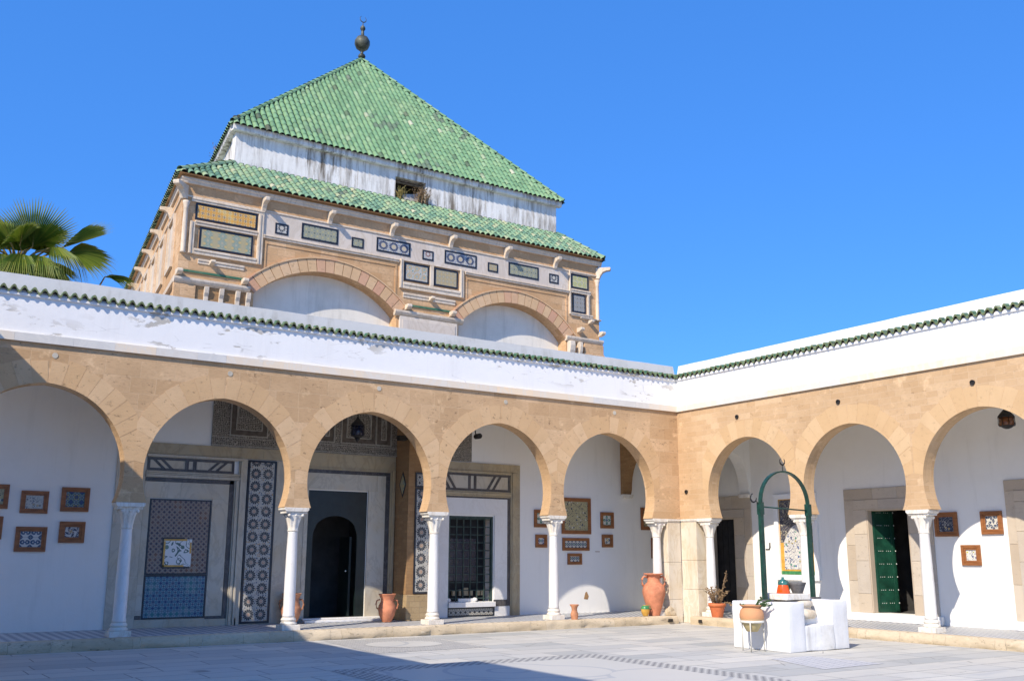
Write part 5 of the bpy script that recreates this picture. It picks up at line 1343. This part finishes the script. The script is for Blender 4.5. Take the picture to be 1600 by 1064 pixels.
mb = MB(FRAME(c, (1, 0, 0), (0, 1, 0))); mb.lathe([(.106, .165), (.104, .20), (.074, .235), (.060, .248)], (0, 0), 20, cap=False, fn=lambda t, r, z: r + .003); mb.build('shoulder', 'tile_green', jug)
handles(jug, c, 'tile_green', [(.06, .24), (.12, .235), (.135, .19), (.105, .14)], .012, (cam_side,))
c = (-3.46, -.12, .187)
pot('small_vase', 'small waisted terracotta vase at the foot of the fourth column', 'vase', c, [(.10, 0), (.105, .02), (.12, .07), (.125, .12), (.095, .18), (.085, .22), (.10, .27), (.145, .315), (.15, .33), (.135, .33), (.08, .25)], 'terra_pale', 22, k_=.72)
def facet(t, r, z): return r * (1 - .055 * (1 - abs(math.cos(4 * t))) - 0)
c = (-7.52, 1.25, .187)
v = pot('amphora', 'faceted terracotta urn with two ring handles right of the dark doorway', 'urn', c, [(.12, 0), (.14, .02), (.215, .14), (.25, .26), (.235, .34), (.18, .42), (.175, .48), (.235, .57), (.25, .585), (.24, .59), (.16, .50)], 'terracotta', 8, k_=.82)
handles(v, c, 'terracotta', [(.19, .47), (.27, .45), (.295, .37), (.27, .29), (.23, .27)], .016, (cam_side, (-cam_side[0], -cam_side[1])), .82)
c = (-9.52, 1.72, .187)
v = pot('amphora', 'brown terracotta urn half hidden behind the second column', 'urn', c, [(.13, 0), (.15, .02), (.225, .14), (.262, .26), (.245, .34), (.19, .42), (.185, .50), (.25, .60), (.262, .615), (.25, .62), (.17, .52)], 'terra_pale', 8, k_=.85)
handles(v, c, 'terra_pale', [(.20, .50), (.28, .48), (.305, .39), (.28, .31), (.24, .28)], .018, (cam_side, (-cam_side[0], -cam_side[1])), .85)
# plant pot at the corner with a dry plant
c = (.03, -1.14, .18)
pp = pot('potted_plant', 'terracotta flowerpot holding a brown withered plant by the first right column', 'potted plant', c, [(.14, 0), (.145, .01), (.20, .22), (.215, .25), (.235, .255), (.24, .32), (.225, .33), (.20, .30)], 'pot_orange', 26, 'pot', k_=.88)
mb = MB(FRAME(c, (1, 0, 0), (0, 1, 0))); mb.face([(.178 * math.cos(2 * PI * k / 20), .178 * math.sin(2 * PI * k / 20), .30) for k in range(20)]); mb.build('soil', 'soil', pp)
rd = random.Random(21); mb = MB(FRAME(c, (1, 0, 0), (0, 1, 0))); lf = MB(FRAME(c, (1, 0, 0), (0, 1, 0)))
for i in range(30):
    a = rd.uniform(0, 2 * PI); q = rd.uniform(.1, .34); h = rd.uniform(.2, .44)
    if i < 3: q, a, h = .26, R(-60) + i * .15, .78 - i * .06
    if 3 <= i < 6: q, a, h = .42, R(-58) + (i - 4) * .1, -.05
    p0 = Vector((.08 * math.cos(a), .08 * math.sin(a), .30)); p2 = Vector((q * math.cos(a), q * math.sin(a), .30 + h)); p1 = p0.lerp(p2, .5) + Vector((0, 0, .08))
    mb.tube([p0, p1, p2], [.010, .007, .004], 5)
    for k in range(15):
        s_ = p1.lerp(p2, rd.random() * 1.08) if k % 3 else p0.lerp(p1, rd.random())
        d = Vector((rd.uniform(-1, 1), rd.uniform(-1, 1), rd.uniform(-.6, .8))).normalized() * rd.uniform(.03, .065); w_ = d.cross(Vector((rd.uniform(-1, 1), rd.uniform(-1, 1), rd.uniform(-1, 1)))).normalized() * .016
        lf.face([s_, s_ + d * .5 + w_, s_ + d, s_ + d * .5 - w_])
mb.build('stem', 'dry_leaf', pp); lf.build('foliage', 'dry_leaf', pp)
# round pot in a white wire stand leaning by the well wall
c = (-4.22, -6.24, 0)
ps = thing('pot_stand', 'cream wire stand with three thin legs in front of the well wall', 'plant stand', c)
T_ = FRAME(c, (1, 0, 0), (0, 1, 0)); mb = MB(T_)
mb.tube([(.202 * math.cos(2 * PI * i / 24), .202 * math.sin(2 * PI * i / 24), .50) for i in range(25)], None or .014, 6, flat=(.008, .022)); mb.build('ring', 'white_metal', ps)
for a in (R(100), R(215), R(330)):
    mb = MB(T_); mb.tube([(.205 * math.cos(a), .205 * math.sin(a), .50), (.20 * math.cos(a), .20 * math.sin(a), .26), (.205 * math.cos(a), .205 * math.sin(a), .0)], .012, 6); mb.build('leg', 'white_metal', ps)
cp_ = (-4.22, -6.24, .33)
g = NT('two_tone_clay'); o_ = g.obj(); zz = g.sep(o_)[2]
M['two_tone'] = g.done(g.mix(g.step(g.math('ADD', zz, g.math('MULTIPLY', g.noise(o_, 6, 3), .06)), .20, .26), (.50, .40, .20), (.58, .29, .14)), .8, g.noise(o_, 30, 4), .2, .01)
pt = pot('round_pot', 'round two-tone clay pot with a wide lip and small succulent, held in the wire stand', 'pot', cp_, [(.10, 0), (.12, .01), (.19, .12), (.245, .22), (.25, .28), (.225, .36), (.185, .395), (.18, .405), (.225, .43), (.24, .44), (.235, .45), (.19, .43), (.17, .40)], 'two_tone', 28, k_=.84)
mb = MB(FRAME(cp_, (1, 0, 0), (0, 1, 0))); mb.face([(.145 * math.cos(2 * PI * k / 20), .145 * math.sin(2 * PI * k / 20), .40) for k in range(20)]); mb.build('soil', 'soil', pt)
lf = MB(FRAME(cp_, (1, 0, 0), (0, 1, 0))); rd = random.Random(6)
for i in range(9):
    a = R(-70) + rd.uniform(-.5, .6) if i < 7 else R(120); L_ = rd.uniform(.22, .36) if i < 7 else .14
    p0 = Vector((.08 * math.cos(a), .08 * math.sin(a), .40)); p2 = p0 + Vector((math.cos(a) * L_ * .8, math.sin(a) * L_ * .8, L_ * rd.uniform(.1, .7)))
    lf.tube([p0, p0.lerp(p2, .5) + Vector((0, 0, .03)), p2], [.010, .009, .004], 5)
    for k in range(12):
        s_ = p0.lerp(p2, rd.uniform(.2, 1)); d = Vector((rd.uniform(-1, 1), rd.uniform(-1, 1), rd.uniform(-.2, 1))).normalized() * rd.uniform(.03, .055)
        lf.tube([s_, s_ + d * .6, s_ + d], [.007, .008, .002], 4)
lf.build('succulent', 'leaf_green', pt)
# things standing on the well's rim slab
c = (-3.42, -6.27, .957)
oj = pot('orange_jug', 'orange glazed jug with a green domed top standing on the well rim', 'jug', c, [(.115, 0), (.12, .01), (.105, .08), (.09, .135), (.085, .15)], 'glaze_orange', 24)
mb = MB(FRAME(c, (1, 0, 0), (0, 1, 0))); mb.lathe([(.088, .148), (.092, .16), (.086, .20), (.06, .235), (.03, .248), (.02, .255), (.028, .27), (.015, .285)], (0, 0), 20); mb.build('top', 'glaze_green', oj)
c2 = (-3.26, -6.16, .957)
pl = thing('green_plate', 'round green glazed plate leaning upright behind the orange jug', 'plate', c2)
T5 = FRAME(c2, (.83, -.55, 0), (.55, .83, 0)); mb = MB(T5); mb.prism([(.115 * math.cos(2 * PI * k / 28), .118 + .115 * math.sin(2 * PI * k / 28)) for k in range(28)], 0, .018); mb.build('disc', 'glaze_green', pl, bevel=.005)
mb = MB(T5); mb.prism([(.08 * math.cos(2 * PI * k / 24), .118 + .08 * math.sin(2 * PI * k / 24)) for k in range(24)], -.004, -.0005); mb.build('well_of_plate', 'glaze_green', pl)
c = (-3.15, -6.36, .957)
bw = pot('stone_mortar', 'dark grey flared stone bowl with a notched rim on the well rim', 'bowl', c, [(.10, 0), (.105, .01), (.165, .15), (.185, .19), (.17, .19), (.09, .04)], 'grey_stone', 24, k_=.88, fn=lambda t, r, z: r * (1 + .05 * (abs(math.cos(2 * t + .6)) - .5)) )

# ------------------------------------------------------------------ lanterns and lamp
def lantern(c, label, h, r, glass, body_h, n=6):
    root = thing('lantern', label, 'lantern', (c[0], c[1], c[2]))
    T = FRAME(c, (1, 0, 0), (0, 1, 0))
    mb = MB(T); k = h
    mb.lathe([(r * .25, -.0), (r * .55, .02), (r * .82, .05), (r * .88, .06)], (0, 0), n); mb.lathe([(r * .98, body_h + .05), (r * 1.02, body_h + .07), (r * .72, body_h + .13), (r * .3, body_h + .20), (r * .1, body_h + .25), (.01, body_h + .28)], (0, 0), n)
    for i in range(n):
        a = 2 * PI * i / n; mb.tube([(r * .9 * math.cos(a), r * .9 * math.sin(a), .05), (r * math.cos(a), r * math.sin(a), body_h * .5), (r * .97 * math.cos(a), r * .97 * math.sin(a), body_h + .06)], .008, 5)
    if glass == 'lamp_blue':
        mb.lathe([(.005, -.09), (r * .2, -.05), (r * .45, -.0)], (0, 0), n)
    mb.build('cage', 'iron_dark', root)
    gb = MB(T); gb.lathe([(r * .82, .055), (r * .92, body_h * .5), (r * .88, body_h + .05)], (0, 0), n); gb.build('glass', glass, root)
    ch = MB(T); ch.tube([(0, 0, body_h + .27), (0, 0, 5.12 - c[2])], .006, 5); ch.build('chain', 'iron_dark', root)
lantern((-8.48, 1.0, 4.08), 'dark blue glass lantern hanging before the carved stucco over the doorway', .5, .15, 'lamp_blue', .22, 8)
lantern((1.0, -8.17, 4.03), 'brown octagonal lantern with amber panes hanging in the right arch', .3, .155, 'amber', .17, 8)
sp = thing('spotlight', 'small black round lamp on the wall inside the fourth arch', 'lamp', (-5.47, .9, 4.30))
mb = MB(); mb.tube([(-5.47, .80, 4.32), (-5.47, .98, 4.32)], .062, 16); mb.build('head', 'iron_dark', sp)
mb = MB(); mb.tube([(-5.47, .98, 4.32), (-5.47, 1.02, 4.5), (-5.47, 1.02, 5.115)], .012, 6); mb.build('bracket', 'iron_dark', sp)
sp2 = thing('spotlight', 'small black floodlight fixed to the brown buttress beside the doorway', 'lamp', (-7.12, 1.55, 4.25))
mb = MB(); mb.box(-7.24, -7.06, 1.42, 1.56, 4.16, 4.28); mb.build('head', 'iron_dark', sp2)
mb = MB(); mb.box(-7.06, -7.002, 1.47, 1.51, 4.20, 4.24); mb.build('bracket', 'iron_dark', sp2)

# ------------------------------------------------------------------ palms behind the parapet
def fan(mb, st, base, tip_dir, face, Rr, spread, droop, rd, nseg=46):
    """costapalmate leaf: hub at base, blades radiating about tip_dir in the plane whose normal is face"""
    t = Vector(tip_dir).normalized(); n = Vector(face); n = (n - t * n.dot(t)).normalized(); s = t.cross(n)
    for i in range(nseg):
        a = spread * (i / (nseg - 1) - .5); da = spread / nseg * .52
        L = Rr * (.72 + .28 * math.cos(a * .75)) * rd.uniform(.93, 1.05)
        d = t * math.cos(a) + s * math.sin(a); e1, e2 = t * math.cos(a - da) + s * math.sin(a - da), t * math.cos(a + da) + s * math.sin(a + da)
        g_ = Vector((0, 0, -1))
        f1, f2 = .28, .62
        B = base
        def bend(v, k): return B + v * (L * k) + g_ * droop * L * k ** 2.2 + n * .02 * math.sin(i * PI)
        c1, c2 = bend(d, f1) + n * .03 * L, bend(d, f2) + n * .04 * L
        p1a, p1b = bend(e1, f1), bend(e2, f1); p2a, p2b = bend(d.lerp(e1, .92), f2), bend(d.lerp(e2, .92), f2)
        mA = bend(d, .84) ; w_ = (p2b - p2a) * .26; tipp = bend(d, 1.) + g_ * droop * L * .25
        V = [B, p1a, c1, p1b, p2a, c2, p2b, mA - w_, mA + w_, tipp]
        b = len(mb.v); mb.v += [Vector(q) for q in V]
        for q, uvv in (((0, 1, 2), (0, .28, .28)), ((0, 2, 3), (0, .28, .28)), ((1, 4, 5, 2), (.28, .62, .62, .28)), ((2, 5, 6, 3), (.28, .62, .62, .28)), ((4, 7, 5), (.62, .84, .62)), ((5, 7, 8), (.62, .84, .84)), ((5, 8, 6), (.62, .84, .62)), ((7, 9, 8), (.84, 1, .84))):
            mb.idx([b + k for k in q], 0, [(0., x) for x in uvv])
def palm(c, crown, fans, label, seed):
    root = thing('palm_tree', label, 'palm', c); rd = random.Random(seed)
    cr = Vector(crown)
    tr = MB(); pr_ = []
    for i in range(40):
        f = i / 39; z = c[2] + (cr.z - .15 - c[2]) * f; pr_.append((.21 - .04 * f + .018 * (i % 2), z))
    tr.lathe(pr_, (c[0], c[1]), 14); tr.build('trunk', 'palm_trunk', root)
    fm = MB(); pm = MB()
    for (hub, tdir, face, Rr, sp_, dr) in fans:
        h = Vector(hub); fan(fm, None, h, tdir, face, Rr, R(sp_), dr, rd)
        a = cr + (h - cr) * .08 + Vector((0, 0, -.1)); m = a.lerp(h, .55) + Vector((0, 0, .10)); pm.tube([a, m, h, h + Vector(tdir).normalized() * Rr * .3], [.028, .022, .016, .006], 6)
    fm.build('crown', 'palm', root); pm.build('petiole', 'dry_grass', root)
F = []
C0 = Vector((-14.95, 6.2, 8.25))
F.append(((-14.68, 5.9, 8.62), (-.02, -.1, 1), (-.3, -1, .1), 1.22, 150, .02))          # the big upright fan facing us
F.append(((-15.15, 5.7, 8.55), (-.75, -.2, .55), (.3, -1, .4), .85, 150, .12))
F.append(((-14.35, 6.3, 8.70), (.35, .3, .9), (-1, -.4, .3), 1.0, 130, .22))
F.append(((-14.05, 6.0, 8.72), (.80, -.1, .62), (-.75, -.45, .5), 1.3, 55, .0))
F.append(((-13.9, 5.9, 8.62), (.97, -.1, .12), (.0, -.75, .8), 1.15, 120, .2))
F.append(((-14.3, 5.7, 8.62), (.80, -.4, .05), (.25, -.35, .9), .95, 150, .85))
F.append(((-14.55, 5.5, 8.30), (.35, -.8, -.1), (.2, -.3, 1), .9, 160, .95))
F.append(((-14.95, 5.4, 8.25), (-.1, -.9, -.1), (.0, -.2, 1), .9, 160, .95))
F.append(((-15.35, 5.6, 8.25), (-.7, -.5, -.1), (-.2, -.3, .9), .95, 150, .8))
F.append(((-15.5, 5.9, 8.45), (-.9, -.1, .2), (.1, -.6, .8), .95, 150, .4))
F.append(((-15.1, 6.7, 8.9), (-.4, .5, .9), (.3, -1, .4), 1.0, 150, .15))
F.append(((-14.75, 6.7, 8.8), (.1, .5, .9), (.1, -1, .4), 1.05, 160, .2))
F.append(((-14.3, 6.7, 8.45), (.6, .6, .45), (-.2, -.7, .8), 1.0, 150, .4))
F.append(((-14.1, 6.4, 8.05), (.9, .2, -.1), (.1, -.4, .9), .95, 150, .6))
F.append(((-14.5, 6.0, 8.1), (.5, -.3, -.5), (.5, -.6, .5), .95, 150, .5))
F.append(((-15.0, 5.8, 8.0), (-.2, -.5, -.6), (.0, -.8, .4), .95, 160, .5))
F.append(((-15.6, 6.2, 8.0), (-.9, 0, -.3), (0, -.3, .9), .95, 140, .6))
F.append(((-14.9, 6.0, 8.5), (-.25, -.3, .8), (.1, -1, .3), .8, 140, .15))
rq = random.Random(31)
for i in range(16):
    a = 2 * PI * i / 16 + rq.uniform(-.2, .2); e_ = rq.uniform(-.35, .75); k = rq.uniform(.35, .6)
    hub = C0 + Vector((k * math.cos(a), k * .7 * math.sin(a), .12 + .55 * e_))
    F.append((tuple(hub), (math.cos(a), .6 * math.sin(a), e_), (rq.uniform(-.4, .4), -.6 + rq.uniform(-.3, .3), .9 - .6 * e_), rq.uniform(.85, 1.05), rq.uniform(110, 160), .15 + .6 * (1 - e_) * .6))
palm((-14.95, 6.2, 0), C0, F, 'fan palm with a tall upright leaf rising behind the left parapet', 4)
F = []
F.append(((-12.95, 6.4, 8.28), (.85, -.2, .25), (.1, -.5, 1), .85, 100, .45)); F.append(((-13.3, 6.1, 7.7), (-.3, -.8, .1), (0, -.3, 1), .8, 150, .6)); F.append(((-13.3, 6.7, 7.7), (-.6, .6, .1), (0, -.3, 1), .8, 150, .6)); F.append(((-13.0, 6.6, 7.7), (.4, .8, .1), (0, -.3, 1), .8, 150, .6))
palm((-13.2, 6.4, 0), (-13.2, 6.4, 7.55), F, 'lower fan palm of which a single drooping leaf shows next to the shrine', 9)

# a bird far up in the sky
bd = thing('bird', 'tiny dark bird gliding in the blue sky left of the shrine', 'bird', (-22.6, 32.5, 32.3))
T6 = FRAME((-22.6, 32.5, 32.3), (1, 0, 0), (0, 1, 0)); mb = MB(T6)
mb.tube([(-.14, 0, .08), (-.08, 0, .05), (.02, 0, -.01), (.10, 0, -.06), (.2, 0, -.12)], [.008, .035, .045, .03, .008], 8)
mb.face([(0, 0, .01), (-.02, -.3, .12), (-.12, -.55, .1), (-.06, -.25, .06), (-.06, 0, .03)]); mb.face([(0, 0, .01), (-.06, 0, .03), (-.06, .25, .06), (-.12, .55, .1), (-.02, .3, .12)])
mb.build('body', 'black', bd)

# ------------------------------------------------------------------ light, sky, camera
sd = Vector((1.95, 1.0, -1.79)).normalized()
sun = bpy.data.objects.new('sun', bpy.data.lights.new('sun', 'SUN')); COL.objects.link(sun)
sun.data.energy = 4.7; sun.data.angle = R(.5); sun.data.color = (1., .905, .775)
sun.rotation_euler = sd.to_track_quat('-Z', 'Y').to_euler(); sun.location = (-30, -20, 40)
el = math.asin(-sd.z); az = math.atan2(-sd.x, -sd.y)
W = bpy.data.worlds.new('World'); S.world = W; W.use_nodes = True
nt = W.node_tree; nt.nodes.clear()
sky = nt.nodes.new('ShaderNodeTexSky'); sky.sky_type = 'NISHITA'; sky.sun_disc = False
sky.sun_elevation = el; sky.sun_rotation = az; sky.altitude = 0; sky.air_density = 1.0; sky.dust_density = .1; sky.ozone_density = 6.0
tint = nt.nodes.new('ShaderNodeMix'); tint.data_type = 'RGBA'; tint.blend_type = 'MULTIPLY'; tint.inputs[0].default_value = 1.
tint.inputs[7].default_value = (.53, .88, 1.22, 1)
bg = nt.nodes.new('ShaderNodeBackground'); bg.inputs[1].default_value = .145
wo = nt.nodes.new('ShaderNodeOutputWorld')
nt.links.new(sky.outputs[0], tint.inputs[6]); even = nt.nodes.new('ShaderNodeMix'); even.data_type = 'RGBA'; even.inputs[0].default_value = .5; even.inputs[7].default_value = (.36, 1.76, 5.7, 1)
nt.links.new(tint.outputs[2], even.inputs[6]); nt.links.new(even.outputs[2], bg.inputs[0]); nt.links.new(bg.outputs[0], wo.inputs[0])

yaw, pitch, roll = R(33.44), R(12.26), R(.2)
fw = Vector((math.sin(yaw) * math.cos(pitch), math.cos(yaw) * math.cos(pitch), math.sin(pitch)))
rt = Vector((math.cos(yaw), -math.sin(yaw), 0)); up = rt.cross(fw)
r2 = rt * math.cos(roll) + up * math.sin(roll); u2 = -rt * math.sin(roll) + up * math.cos(roll)
cam = bpy.data.objects.new('camera', bpy.data.cameras.new('camera')); COL.objects.link(cam)
Mx = Matrix((r2, u2, -fw)).transposed().to_4x4(); Mx.translation = Vector((-17.52, -18.79, 1.6)); cam.matrix_world = Mx
cam.data.sensor_width = 36; cam.data.sensor_fit = 'HORIZONTAL'; cam.data.lens = 1544.47 / 1600 * 36; cam.data.clip_end = 4000; cam.data.clip_start = .1
S.camera = cam
S.view_settings.view_transform = 'Standard'; S.view_settings.look = 'None'; S.view_settings.exposure = .3; S.view_settings.gamma = 1
